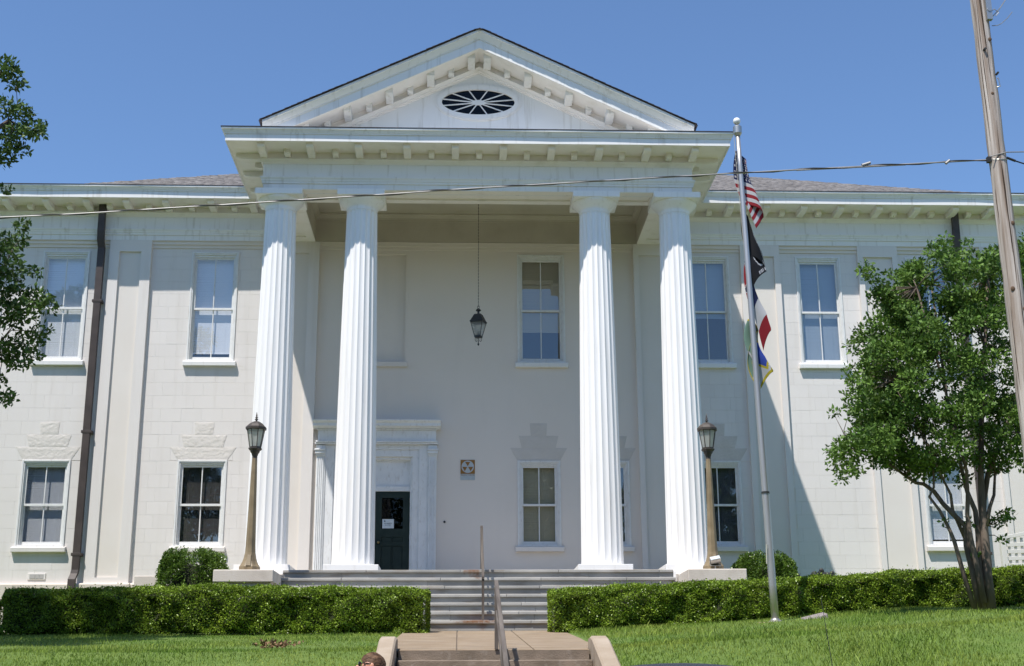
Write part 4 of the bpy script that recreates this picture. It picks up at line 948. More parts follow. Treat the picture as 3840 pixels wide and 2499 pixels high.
# tree whose boughs reach in from the left
clumps = []; rg = np.random.default_rng(21)
vis_c = [(-8.75, 12.5, .2), (-8.6, 12.3, .2), (-8.5, 12.15, .14), (-8.55, 11.55, .22), (-8.35, 11.6, .2), (-8.15, 11.4, .2), (-8.02, 11.2, .16), (-8.3, 11.1, .18), (-8.5, 11.25, .2), (-8.27, 10.88, .13), (-8.5, 10.85, .2), (-8.62, 10.75, .2), (-8.52, 10.2, .1),
         (-8.05, 9.42, .13), (-8.2, 9.25, .16), (-8.42, 9.2, .18), (-8.3, 8.9, .24), (-8.1, 8.62, .2), (-7.9, 8.72, .12), (-8.3, 8.4, .26), (-8.1, 8.2, .24), (-7.75, 8.22, .2), (-7.55, 8.05, .17), (-7.85, 7.9, .24), (-8.2, 7.85, .28), (-7.62, 7.6, .16), (-7.9, 7.45, .22), (-8.2, 7.3, .26), (-7.95, 7.1, .2), (-7.65, 7.15, .12), (-8.3, 6.8, .12), (-8.0, 6.42, .12), (-8.15, 6.5, .12)]
for x, z, r in vis_c: clumps.append(((x, -11.5+rg.uniform(-.25, .25), z), r))
bounds = []
while len(clumps) < 33+230:
    v = rg.normal(size=3); v /= np.linalg.norm(v); v *= rg.uniform(.25, 1)**.4; p = np.array([-12.6, -11.4, 10.6])+v*np.array([5.0, 4.8, 4.9])
    if p[0] > -9.3-.40*(p[1]+11.5)-.11*(p[2]-9): continue      # the crown is one-sided; single boughs reach further
    clumps.append((tuple(p), rg.uniform(.36, .6)))
gb = gz(-13, -11.2)
tb = [([(-13, -11.2, gb-.1), (-13.05, -11.2, 4.6), (-12.9, -11.25, 6.2), (-12.8, -11.3, 8.0), (-12.7, -11.2, 10.5), (-12.6, -11.2, 13), (-12.3, -11.3, 15.5)], .30)]
for ex, ey, ez, sz in ((-8.4, -11.5, 8.6, 5.6), (-8.5, -11.5, 11.4, 7.2), (-8.8, -11.5, 12.4, 8.5), (-8.3, -11.5, 7.4, 5.2), (-15.8, -10, 10.5, 6), (-13.5, -14, 10.5, 6.5), (-12, -8.4, 10.5, 6.5), (-15, -13, 9, 5.5), (-10.5, -9, 9.5, 6.4)):
    s0 = Vector((-12.9, -11.25, sz)); e = Vector((ex, ey, ez)); tb.append(([s0, s0.lerp(e, .35)+Vector((0, 0, .35)), s0.lerp(e, .7)+Vector((0, 0, .3)), e], .13))
tree('shade_tree', 'leafy tree whose boughs hang in from the left edge', (-13, -11.2, gb), [([tuple(p) for p in pts], r) for pts, r in tb], clumps, OAK, .10, 320, 22)

# ------------------------------------------------------------------ grass
def grass(n, x0, x1, y0, y1, rg):
    x = rg.uniform(x0, x1, n); y = rg.uniform(y0, y1, n)
    keep = ~((x > -1.78) & (x < 1.44) & (y < -13.55)) & ~((x > -1.76) & (x < 1.43) & (y < -5.9)) & ~((np.hypot(x-5.35, (y+8.45)) < .38))
    return x[keep], y[keep]
rg = np.random.default_rng(31); xs, ys = [], []
for n, a in ((26000, (-10.5, -1.5, -13.6, -6.9)), (26000, (1.1, 11.5, -13.6, -6.6)), (34000, (-8.5, -1.5, -17.2, -13.5)), (38000, (1.4, 9.0, -17.2, -13.5)), (6000, (-9.5, -1.3, -7.5, -6.9)), (7000, (1.1, 8.2, -7.5, -6.9)), (4000, (7.8, 12.5, -7.2, -5.7))):
    x, y = grass(n, *a, rg); xs.append(x); ys.append(y)
x = np.concatenate(xs); y = np.concatenate(ys); n = len(x)
z = np.array([gz(a, b) for a, b in zip(x, y)])-.01
h = rg.uniform(.025, .065, n)*(1+.35*np.sin(x*1.3+2*np.sin(y*.7))*np.sin(y*1.1))*np.where(x > 1.2, 1.25, .95); h = np.where(rg.uniform(0, 1, n) < .01, h*1.9, h)
a = rg.uniform(0, 2*math.pi, n); w = rg.uniform(.0035, .0075, n); lean = rg.uniform(.1, .7, n)*h; b = rg.uniform(0, 2*math.pi, n)
dx, dy = np.cos(a)*w, np.sin(a)*w; lx, ly = np.cos(b)*lean, np.sin(b)*lean
V = np.stack([np.stack([x-dx, y-dy, z], 1), np.stack([x+dx, y+dy, z], 1), np.stack([x+dx*.6+lx*.45, y+dy*.6+ly*.45, z+h*.62], 1), np.stack([x+lx, y+ly, z+h], 1)], 1).reshape(-1, 3)
g = fast('grass', V, np.arange(4*n).reshape(-1, 4), GRASS); tag(g, 'short mown grass covering the sloping lawn', 'grass', kind='stuff')

# ------------------------------------------------------------------ lamp posts on the pedestals
def lamp(label, x, y, z0, rotl):
    r8 = math.pi/8; root = empty('lamp_post', (x, y, z0)); tag(root, label, 'lamp post', 'lamp posts flanking the stairs')
    def lp(name, mb, m, **k): o = build(name, mb, m, **k); o.parent = root; return o
    lp('base', MB().lathe([(.222, 0), (.222, .085), (.215, .095)], 8, rot=r8), BRONZE)
    lp('post', MB().lathe([(.214, .095), (.185, .14), (.155, .20), (.13, .28), (.112, .38), (.104, .52), (.085, 1.2), (.068, 1.9), (.055, 2.36)], 8, rot=r8), BRONZE)
    lp('neck', MB().lathe([(.054, 2.34), (.056, 2.40), (.075, 2.46), (.10, 2.49), (.105, 2.52), (.13, 2.535), (.145, 2.555), (.145, 2.575), (.12, 2.58)], 8, rot=r8), BRONZED)
    lp('access_cover', MB().add([(-.05, -.215, .10), (.05, -.215, .10), (.035, -.135, .33), (-.035, -.135, .33), (-.05, -.20, .10), (.05, -.20, .10), (.035, -.12, .33), (-.035, -.12, .33)], [(0, 1, 2, 3), (0, 4, 5, 1), (1, 5, 6, 2), (2, 6, 7, 3), (3, 7, 4, 0)]), BRONZE)
    b0, b1, zb, zt = .118, .190, 2.58, 2.985
    lan = lp('lantern', MB().lathe([(.125, 2.565), (.13, 2.60), (.118, 2.605)], 8, rot=rotl), BRONZED)
    for k in range(8):
        a0, a1 = rotl+k*math.pi/4, rotl+(k+1)*math.pi/4
        p = [(b0*math.cos(a0), b0*math.sin(a0), zb), (b1*math.cos(a0), b1*math.sin(a0), zt)]
        o = build('rib', MB().tube(p, .009, 6), BRONZED); o.parent = lan
        V = [(f*b0*math.cos(a), f*b0*math.sin(a), zb+.01) for f in (.97, .93) for a in (a0, a1)]+[(f*b1*math.cos(a), f*b1*math.sin(a), zt) for f in (.97, .94) for a in (a0, a1)]
        o = build('lamp_pane', MB().add(V, [(0, 1, 5, 4), (2, 6, 7, 3)]), FROST); o.parent = lan
    lp('lamp_rim', MB().lathe([(.19, 2.965), (.225, 2.975), (.228, 3.02), (.20, 3.03)], 8, rot=rotl), BRONZED)
    lp('lamp_roof', MB().lathe([(.222, 3.018), (.16, 3.085), (.10, 3.128), (.055, 3.15), (.03, 3.155)], 8, rot=rotl), BRONZED)
    lp('finial', MB().lathe([(.022, 3.15), (.018, 3.175), (.036, 3.19), (.036, 3.20), (.016, 3.215), (.03, 3.232), (.03, 3.24), (.014, 3.252), (.018, 3.27), (.003, 3.36)], 12), BRONZED, smooth=True)
    return root
lamp('bronze lamp post with pointed finial on the left pedestal', -4.985, -5.15, 4.246, math.pi/8)
lamp('bronze lamp post with a floodlight at its foot, on the right pedestal', 4.66, -5.15, 4.246, 0.15)
# floodlight at the foot of the right lamp
fl = empty('floodlight', (4.66, -5.40, 4.246)); tag(fl, 'small silver floodlight tilted up at the foot of the right lamp', 'floodlight')
for nm, mb, m in (('housing', MB().prism([(-.05, -.055), (.06, -.055), (.06, .055), (-.05, .055)], 'x', -.105, .105), ALU), ('lens', MB().box(-.095, .095, -.058, -.052, -.047, .047), mat('lens_glass', (.62, .66, .67), rough=.15)), ('bracket', MB().box(-.115, -.107, -.02, .03, -.12, .02).box(.107, .115, -.02, .03, -.12, .02).box(-.115, .115, -.02, .03, -.13, -.12), STEEL)):
    o = build(nm, mb, m, bevel=.004); o.parent = fl; o.location = (0, 0, .20)
    if nm != 'bracket': o.rotation_euler = (-.75, math.radians(-11), 0)
o = build('stem', MB().tube([(0, .02, 0), (0, .01, .08)], .015, 8), STEEL); o.parent = fl
# conduit stain pipe on each pedestal
# ------------------------------------------------------------------ hanging lantern in the porch
ln = empty('hanging_lantern', (-.218, -1.9, 9.95)); ln.scale = (.78, .78, 1); tag(ln, 'black iron lantern hanging on a long chain inside the porch', 'lantern'); 
def lp(name, mb, m, parent=ln, **k):
    o = build(name, mb, m, **k); o.parent = parent
    return o
R4 = .42
q = MB(); nl = 74
for i in range(nl):
    z = 1.03+(4.06-1.03)*i/nl; r_ = math.pi/2 if i % 2 else 0; c_, s_ = math.cos(r_), math.sin(r_); L_ = .0285
    pts = [(.011*math.cos(t)*c_, .011*math.cos(t)*s_, z+L_*math.sin(t)) for t in [2*math.pi*k/8 for k in range(9)]]; q.tube(pts, .0045, 5)
lp('chain', q, IRON)
lp('ring', MB().tube([(.032*math.cos(2*math.pi*k/12), 0, .985+.032*math.sin(2*math.pi*k/12)) for k in range(13)], .007, 6), IRON)
lp('vent_cap', MB().lathe([(.035, .79), (.035, .88), (.085, .895), (.08, .91), (.05, .94), (.018, .955)], 16), IRON)
lp('lantern_roof', MB().lathe([(.30, .60), (.30, .625), (.27, .645), (.16, .785), (.15, .80), (.13, .80)], 4, rot=R4), IRON)
cage = lp('cage', MB().lathe([(.272, .58), (.29, .60)], 4, rot=R4).lathe([(.128, .21), (.142, .215), (.142, .255), (.13, .26)], 4, rot=R4), IRON)
for k in range(4):
    a0, a1 = R4+k*math.pi/2, R4+(k+1)*math.pi/2
    lp('cage_bar', MB().tube([(.135*math.cos(a0), .135*math.sin(a0), .25), (.272*math.cos(a0), .272*math.sin(a0), .595)], .011, 6), IRON, cage)
    V = [(r*math.cos(a), r*math.sin(a), z) for r, z in ((.13, .255), (.265, .592)) for a in (a0, a1)]
    lp('lantern_pane', MB().add(V, [(0, 1, 3, 2)]), glass_mat('lantern_glass', (.8, .82, .82), .06, .1, .25) if 'lantern_glass' not in MATS else MATS['lantern_glass'], cage)
lp('burner', MB().lathe([(.07, .24), (.05, .29), (.03, .30), (.03, .36), (.012, .37)], 10), IRON)
q = MB().lathe([(.012, .01), (.03, .045), (.012, .06), (.012, .21)], 10).tube([(-.035, 0, .055), (.035, 0, .055)], .009, 6)
for sg in (-1, 1): q.tube([(sg*.10, 0, .21), (sg*.10, 0, .15), (sg*.075, 0, .115), (sg*.045, 0, .12), (sg*.04, 0, .15), (sg*.06, 0, .165)], .008, 6).tube([(0, sg*.10, .21), (0, sg*.10, .15), (0, sg*.06, .115), (0, sg*.04, .15)], .008, 6)
lp('bottom_scroll', q, IRON)

# ------------------------------------------------------------------ signs
fs = empty('fallout_shelter_sign', (-.453, 0, 6.976)); tag(fs, 'brown and white fallout shelter sign on the porch wall', 'sign')
SGB = mat('sign_brown', (.27, .125, .02), (.30, .145, .025), scale=9, rough=.45); SGW = mat('sign_white', (.46, .50, .52), rough=.45); SGG = mat('sign_grey', (.40, .45, .47), (.46, .50, .52), scale=12, rough=.5)
def fp(name, mb, m): o = build(name, mb, m); o.parent = fs; return o
fp('plate', MB().box(-.182, .182, -.014, -.002, 0, .513), SGG); fp('brown_field', MB().box(-.180, .180, -.0165, -.013, .158, .511), SGB)
cz = .338; fp('disc', MB().prism([(.156*math.cos(2*math.pi*k/48), cz+.156*math.sin(2*math.pi*k/48)) for k in range(48)], 'y', -.019, -.016), SGW)
for k in range(3):
    a = math.pi/2+k*2*math.pi/3; c_ = (0, cz)
    P2 = [(.012*math.cos(a), cz+.012*math.sin(a)), (.138*math.cos(a-.5), cz+.138*math.sin(a-.5)), (.138*math.cos(a+.5), cz+.138*math.sin(a+.5))]
    fp('triangle', MB().prism(P2, 'y', -.0215, -.0185), SGB)
def lettering(body, size, parent, loc, m, sx=1.0):
    o = link('lettering', text_mesh(body, size), parent, m); o.location = loc; o.rotation_euler = (math.pi/2, 0, 0); o.scale = (sx, 1, 1); return o
lettering('FALLOUT SHELTER', .05, fs, (0, -.0155, .125), SGB, .82)
nt_ = empty('door_notice', (-2.427, .10, 5.785)); tag(nt_, 'white paper notice stuck on the glass of the dark door', 'notice')
o = build('sheet', MB().box(-.143, .143, -.004, -.001, 0, .228), mat('paper', (.62, .68, .71), rough=.7)); o.parent = nt_
o = build('seal', MB().prism([(-.083+.016*math.cos(2*math.pi*k/20), .178+.016*math.sin(2*math.pi*k/20)) for k in range(20)], 'y', -.006, -.0035), mat('ink', (.03, .04, .05), rough=.7)); o.parent = nt_
lettering('NO FIREARMS', .032, nt_, (0, -.0052, .122), MATS['ink']); lettering('ALLOWED', .032, nt_, (0, -.0052, .08), MATS['ink'])
wl = build('pipe_stub', MB().lathe([(.028, 0), (.028, .02), (.018, .03)], 12), IRON); wl.location = (-1.025, -.001, 5.931); wl.rotation_euler = (math.pi/2, 0, 0); tag(wl, 'small black pipe stub in the wall right of the door', 'pipe stub')

# ------------------------------------------------------------------ handrails
def rail(label, x, y0, z0, y1, z1, foot0, foot1):
    root = empty('handrail', (x, y1, foot1)); tag(root, label, 'handrail'); inv = Matrix.Translation((-x, -y1, -foot1))
    def rp(name, mb, m, **k): o = build(name, mb, m, **k); o.parent = root; o.matrix_parent_inverse = inv; return o
    def bar(ya, za, yb, zb, w, h): 
        return MB().add([(x+sx*w, yy, zz+sz*h) for (yy, zz) in ((ya, za), (yb, zb)) for sx, sz in ((-1, -1), (1, -1), (1, 1), (-1, 1))], [(0, 1, 2, 3), (7, 6, 5, 4), (0, 4, 5, 1), (1, 5, 6, 2), (2, 6, 7, 3), (3, 7, 4, 0)])
    rp('top_rail', bar(y0, z0, y1, z1, .028, .022), WOOD, bevel=.006)
    rp('middle_rail', bar(y0-.04, z0-.42, y1+.04, z1-.42, .012, .03), WOOD, bevel=.004)
    n = 3 if abs(y1-y0) > 3 else 2
    for k in range(n):
        t = k/(n-1); yy = y0-.05+(y1+.1-y0)*t; zz = z0+(z1-z0)*t-.02; ft = foot0+(foot1-foot0)*t
        rp('post', MB().box(x-.026, x+.026, yy-.026, yy+.026, ft, zz), WOOD, bevel=.004)
rail('weathered rail up the middle of the stone stairs', -.175, -4.1, 5.30, -5.85, 4.05, 4.38, 3.05)
rail('weathered rail down the middle of the lower concrete steps', -.14, -14.0, 3.27, -20.0, 1.35, 2.335, .45)

# ------------------------------------------------------------------ flagpole and flags
PB, PT = Vector((5.115, -8.5, 2.985)), Vector((4.915, -8.5, 12.62))
fpole = empty('flagpole', PB); tag(fpole, 'tall aluminium flagpole with a white ball, standing in the lawn before the hedge', 'flagpole'); inv = Matrix.Translation(-PB)
def pp(name, mb, m, **k): o = build(name, mb, m, **k); o.parent = fpole; o.matrix_parent_inverse = inv; return o
n_ = 14; pp('pole', MB().tube([PB.lerp(PT, i/n_) for i in range(n_+1)], [.072-.027*(i/n_) for i in range(n_+1)], 20), ALU, smooth=True)
pp('pole_band', MB().tube([PB.lerp(PT, .246), PB.lerp(PT, .250)], .077, 20), IRON)
pp('flange', MB().lathe([(.17, 2.985), (.165, 3.0), (.09, 3.035), (.078, 3.06)], 28, (5.115, -8.5)), ALU)
pp('truck', MB().lathe([(.05, 12.60), (.085, 12.66), (.088, 12.80), (.07, 12.82), (.02, 12.825), (.014, 12.86)], 20, (PT.x, -8.5)), STEEL)
pp('ball', MB().ball((PT.x-.004, -8.5, 12.93), .075, 20), ALUW, smooth=True)
q = MB().tube([(PT.x-.075, -8.47, 12.62), (5.0, -8.46, 8), (5.04, -8.45, 4.4)], .005, 5).tube([(5.0, -8.57, 4.05), (5.01, -8.58, 4.4)], .012, 6)
pp('halyard', q, mat('rope', (.5, .48, .42), rough=.9))
pad = build('flagpole_pad', MB().prism([(4.75, -8.75), (5.95, -8.75), (5.95, -8.15), (4.75, -8.15)], 'z', 2.85, 2.988), CONC, bevel=.01); tag(pad, 'thin concrete pad under the flagpole', 'concrete pad')
FC = {k: mat('flag_'+k, c, rough=.75, trans=.3) for k, c in dict(red=(.32, .016, .026), white=(.60, .60, .61), navy=(.018, .024, .09), black=(.012, .012, .014), gold=(.55, .45, .03), green=(.20, .33, .26), blue=(.035, .075, .40), tan=(.42, .38, .30)).items()}
FK = list(FC)
def flag(label, ztop, hh, drop, wr, wl, fn, nu=60, nv=52, fold=0.0, back=.45, end=.25, seed=0):
    V = []; F = []; mi = []
    px = lambda z: PB.x+(PT.x-PB.x)*(z-PB.z)/(PT.z-PB.z)
    for j in range(nv+1):
        t = j/nv
        for i in range(nu+1):
            s = i/nu; g = .22+.78*min(1, t*1.5) if fold >= 0 else 1
            f = math.sin(min(1, s/back)*math.pi/2) if s < back else 1-(1-end)*((s-back)/(1-back))**.8
            z = ztop-t*hh-drop*(s**1.35)-.05*math.sin(s*7+t*3+seed)*s
            x = px(z)-wl*math.sin(math.pi*min(1, .12+t*.9))+(wr*g+wl)*f
            y = -8.5+.075+.10*s+.05*math.sin(s*9+t*2.2+seed)*min(1, s*3)-(.16*max(0, s-back)/(1-back))
            V.append((x, y, z))
    for j in range(nv):
        for i in range(nu):
            F.append((j*(nu+1)+i, j*(nu+1)+i+1, (j+1)*(nu+1)+i+1, (j+1)*(nu+1)+i)); mi.append(FK.index(fn((i+.5)/nu, (j+.5)/nv)))
    o = fast('flag', V, F, [FC[k] for k in FK], smooth=True); o.data.polygons.foreach_set('material_index', mi); o.data.update()
    md = o.modifiers.new('thickness', 'SOLIDIFY'); md.thickness = .002
    return tag(o, label, 'flag', 'flags on the flagpole')
def us(s, t):
    if s < .42 and t < 7/13:
        r = t/(7/13)*10; c = s/.42*12; ri, ci = round(r), round(c)
        if 1 <= ri <= 9 and 1 <= ci <= 11 and (ri+ci) % 2 == 0 and abs(r-ri) < .32 and abs(c-ci) < .32: return 'white'
        return 'navy'
    return 'red' if int(t*13) % 2 == 0 else 'white'
def pow_(s, t):
    d = math.hypot((s-.5)*1.55, t-.5)
    if .30 < d < .335 or (d < .27 and (abs(s-.47) < .09 and abs(t-.5) < .2)): return 'white'
    if (t < .13 or t > .87) and .3 < s < .7 and int(s*46) % 2 and (.04 < t < .11 or .89 < t < .96): return 'white'
    return 'black'
def state(s, t):
    if s < .4 and t < .66:
        a, b = s/.4, t/.66; d = min(abs(a-b), abs(a+b-1))
        return 'navy' if d < .10 else ('white' if d < .14 else 'red')
    return 'navy' if t < .333 else ('white' if t < .666 else 'red')
def local(s, t):
    if s > .965 or t > .95 or t < .04: return 'gold'
    d = abs(s-.52)*1.2+abs(t-.55)
    if d < .30: return 'blue'
    if d < .36: return 'gold'
    return 'green' if t < .72 else 'white'
flag('stars and stripes flag, topmost of the four hanging limp', 12.32, 1.15, .60, .30, .13, us, back=.5, end=.5, seed=.4)
flag('black flag with a white emblem, second from the top of the flagpole', 11.05, .95, .75, .34, .06, pow_, back=.5, end=.15, seed=2.0)
flag('red, white and blue state flag, third down the flagpole', 10.02, 1.05, .80, .30, .08, state, back=.65, end=.5, seed=3.3)
flag('green and white flag with blue lozenge and gold fringe, lowest of the four', 8.78, .90, .52, .18, .17, local, back=.45, end=.1, seed=5.1)

# ------------------------------------------------------------------ utility pole and cables
up_ = empty('utility_pole', (6.89, -16, .9)); tag(up_, 'weathered wooden utility pole at the right edge', 'utility pole'); inv = Matrix.Translation((-6.89, 16, -.9))
def uq(name, mb, m, **k): o = build(name, mb, m, **k); o.parent = up_; o.matrix_parent_inverse = inv; return o
n_ = 40; pts = []; rad = []
for i in range(n_+1):
    t = i/n_; z = .9+(14.2-.9)*t; pts.append((6.895-.055*(z-6.4)/5+.004*math.sin(i*1.7), -16+.004*math.sin(i*2.3), z)); rad.append(.150-.047*(z/14.2)+.0025*math.sin(i*2.9))
uq('pole', MB().tube(pts, rad, 22), POLE, smooth=True)
for k in range(16):
    a_ = -math.pi/2+R.uniform(-1.3, 1.3); z0_ = R.uniform(4.6, 12.0); L_ = R.uniform(.5, 1.9); P_ = []
    for t in (0, .33, .66, 1):
        z = z0_+L_*t; rr = .150-.047*(z/14.2)+.001; aa_ = a_+.04*math.sin(t*5+k); P_.append((6.895-.055*(z-6.4)/5+rr*math.cos(aa_), -16+rr*math.sin(aa_), z))
    uq('crack', MB().tube(P_, [.0015, .006, .005, .001], 5), mat('crack_dark', (.05, .033, .022), rough=1.0))
uq('bracket', MB().box(6.88, 6.96, -16.16, -16.09, 11.05, 11.42).tube([(6.92, -16.17, 11.2), (6.92, -16.10, 11.2)], .03, 8), STEEL)
uq('bolt', MB().tube([(6.80, -16.16, 10.58), (6.80, -16.10, 10.58)], .018, 8), IRON)
uq('bolt', MB().tube([(6.94, -16.17, 10.2), (6.94, -16.10, 10.2)], .016, 8), IRON)
uq('hook', MB().tube([(6.93, -16.15, 10.12), (6.93, -16.18, 10.10), (6.94, -16.18, 9.98), (6.90, -16.17, 9.97)], .01, 6), STEEL)
uq('wire_clamp', MB().box(6.70, 6.76, -16.06, -16.0, 8.88, 8.96).tube([(7.0, -16, 8.97), (7.12, -16, 8.92)], .018, 8), IRON)
uq('strap', MB().tube([(6.872+.128*math.cos(a), -16+.128*math.sin(a), 8.94+.05*math.sin(a*1.0)) for a in [2*math.pi*k/20 for k in range(21)]], .006, 5), STEEL)
uq('loose_wire', MB().tube([(6.95, -16.05, 11.2), (7.02, -16.1, 11.24), (7.08, -16.1, 11.19), (7.03, -16.1, 11.13)], .007, 5).tube([(6.98, -16.05, 11.12), (7.1, -16.1, 11.25), (7.22, -16.1, 11.42), (7.3, -16.1, 11.6)], .008, 5)
   .tube([(6.98, -16.05, 11.0), (7.04, -16.1, 10.98), (7.1, -16.1, 11.01), (7.2, -16.1, 11.1), (7.28, -16.1, 11.2)], .006, 5), WIRE)
for kx_, kz_, kr_ in ((6.93, 7.95, .03), (6.83, 7.0, .034), (6.96, 6.72, .028), (6.85, 9.9, .024), (6.9, 10.75, .028)): uq('knot', MB().ball((kx_, -16.115, kz_), kr_, 10, 0, (1, .5, 1.1)), mat('knot_wood', (.12, .075, .045), rough=.9))
pc = [(-26, 7.62), (-20, 7.60), (-12, 7.72), (-6.861, 7.95), (-4.494, 8.115), (-3.31, 8.205), (-1.503, 8.35), (-.408, 8.44), (3.675, 8.735), (5.54, 8.86), (6.74, 8.94)]
def smooth_path(pc, n=14):
    out = []
    for i in range(len(pc)-1):
        p0, p1, p2, p3 = pc[max(i-1, 0)], pc[i], pc[i+1], pc[min(i+2, len(pc)-1)]
        for k in range(n):
            t = k/n; out.append(tuple(.5*((2*p1[c])+(-p0[c]+p2[c])*t+(2*p0[c]-5*p1[c]+4*p2[c]-p3[c])*t*t+(-p0[c]+3*p1[c]-3*p2[c]+p3[c])*t**3) for c in (0, 1)))
    return out+[pc[-1]]
sp = smooth_path(pc)
cb = empty('service_cable', (6.74, -16, 8.94)); tag(cb, 'twisted service cable crossing the front of the building to the pole', 'cable'); inv = Matrix.Translation((-6.74, 16, -8.94))
for nm, m, r, ph, am in (('conductor', WIRE, .0105, 0, .0), ('conductor', WIREB, .008, 2.1, .014)):
    o = build(nm, MB().tube([(x, -16+am*math.cos(x*6+ph), z-.006+am*math.sin(x*6+ph)) for x, z in sp], r, 6), m, smooth=True); o.parent = cb; o.matrix_parent_inverse = inv
o = build('splice', MB().tube([(4.0, -16.0, 8.745), (5.55, -16.0, 8.845)], .010, 6).tube([(4.93, -16, 8.83), (5.05, -16, 8.87)], .022, 8).tube([(6.12, -16, 8.87), (6.18, -16, 8.92)], .02, 8), WIRE); o.parent = cb; o.matrix_parent_inverse = inv
sc_ = build('span_cable', MB().tube([(6.72, -16.13, 8.93), (6.95, -16.12, 9.0), (7.26, -16, 9.06), (9, -16, 9.12), (20, -16, 9.9)], .008, 6), WIRE); tag(sc_, 'upper of two thin cables running off right from the utility pole', 'cable')
sc_ = build('span_cable', MB().tube([(7.0, -16, 8.96), (7.3, -16, 8.86), (9, -16, 8.75), (20, -16, 8.9)], .010, 6), WIREB); tag(sc_, 'lower, darker of two cables running off right from the utility pole', 'cable')

# ------------------------------------------------------------------ small things
mk = build('stone_marker', MB().add([(5.62, -8.62, 2.98), (6.07, -8.62, 3.0), (6.07, -8.3, 3.0), (5.62, -8.3, 2.98), (5.63, -8.60, 3.05), (6.06, -8.60, 3.145), (6.06, -8.32, 3.19), (5.63, -8.32, 3.09)], [(0, 3, 2, 1), (4, 5, 6, 7), (0, 1, 5, 4), (1, 2, 6, 5), (2, 3, 7, 6), (3, 0, 4, 7)]), GRAN, bevel=.012); tag(mk, 'small sloping granite marker at the hedge foot beside the flagpole', 'stone marker')
sp_ = empty('standpipe', (6.9, -3.2, 3.36)); tag(sp_, 'dark iron standpipe loop and valves behind the right hedge', 'standpipe')
for nm, mb in (('pipe', MB().tube([(-.42, 0, 0), (-.42, 0, .92), (-.36, 0, .99), (.02, 0, .99), (.08, 0, .92), (.08, 0, 0)], .045, 10)), ('valve', MB().tube([(.42, 0, 0), (.42, 0, .95)], .05, 10).ball((.42, 0, .97), .085, 12).tube([(.50, 0, 1.0), (.86, 0, .95)], .055, 10).ball((.58, 0, 1.06), .06, 10).ball((.82, 0, 1.0), .06, 10).tube([(.86, 0, .95), (.86, 0, 0)], .05, 10))):
    o = build(nm, mb, IRON); o.parent = sp_
lt = empty('lattice_screen', (12.5, -3.2, 3.3)); tag(lt, 'white lattice screen standing behind the hedge at the right edge', 'screen'); inv = Matrix.Translation((-12.5, 3.2, -3.3))
def lq(name, mb): o = build(name, mb, VINYL, bevel=.004); o.parent = lt; o.matrix_parent_inverse = inv
lq('post', MB().box(11.62, 11.74, -3.26, -3.14, 3.2, 5.25)); lq('post', MB().box(13.4, 13.52, -3.26, -3.14, 3.2, 5.5))
lq('top_rail', MB().add([(11.74, -3.24, 5.12), (13.4, -3.24, 5.42), (13.4, -3.16, 5.42), (11.74, -3.16, 5.12), (11.74, -3.24, 5.20), (13.4, -3.24, 5.50), (13.4, -3.16, 5.50), (11.74, -3.16, 5.20)], [(0, 3, 2, 1), (4, 5, 6, 7), (0, 1, 5, 4), (1, 2, 6, 5), (2, 3, 7, 6), (3, 0, 4, 7)]))
for k in range(11):
    z = 3.4+k*.155; a = .18
    lq('slat', MB().add([(11.74, -3.22, z), (13.4, -3.22, z+.3*a), (13.4, -3.19, z+.3*a), (11.74, -3.19, z), (11.74, -3.22, z+.085), (13.4, -3.22, z+.085+.3*a), (13.4, -3.19, z+.085+.3*a), (11.74, -3.19, z+.085)], [(0, 3, 2, 1), (4, 5, 6, 7), (0, 1, 5, 4), (1, 2, 6, 5), (2, 3, 7, 6), (3, 0, 4, 7)]))
for k in range(11): lq('slat', MB().box(11.80+k*.15, 11.86+k*.15, -3.185, -3.16, 3.35, 5.16))
dr = empty('dry_leaf_heap', (-3.3, -13.2, gz(-3.3, -13.2))); tag(dr, 'small heap of dry brown leaves and twigs on the left lawn', 'dry leaves', kind='stuff')
rg = np.random.default_rng(5); P = np.stack([rg.normal(0, .16, 160), rg.normal(0, .06, 160), rg.uniform(.02, .10, 160)], 1); V, F = leaves(P, np.zeros((160, 3)), .06, .6, .2, rg)
o = fast('leaf', V, F, DRY); o.parent = dr
o = build('twig', MB().tube([(.1, 0, .05), (.34, .02, .07)], .006, 5), DRY); o.parent = dr

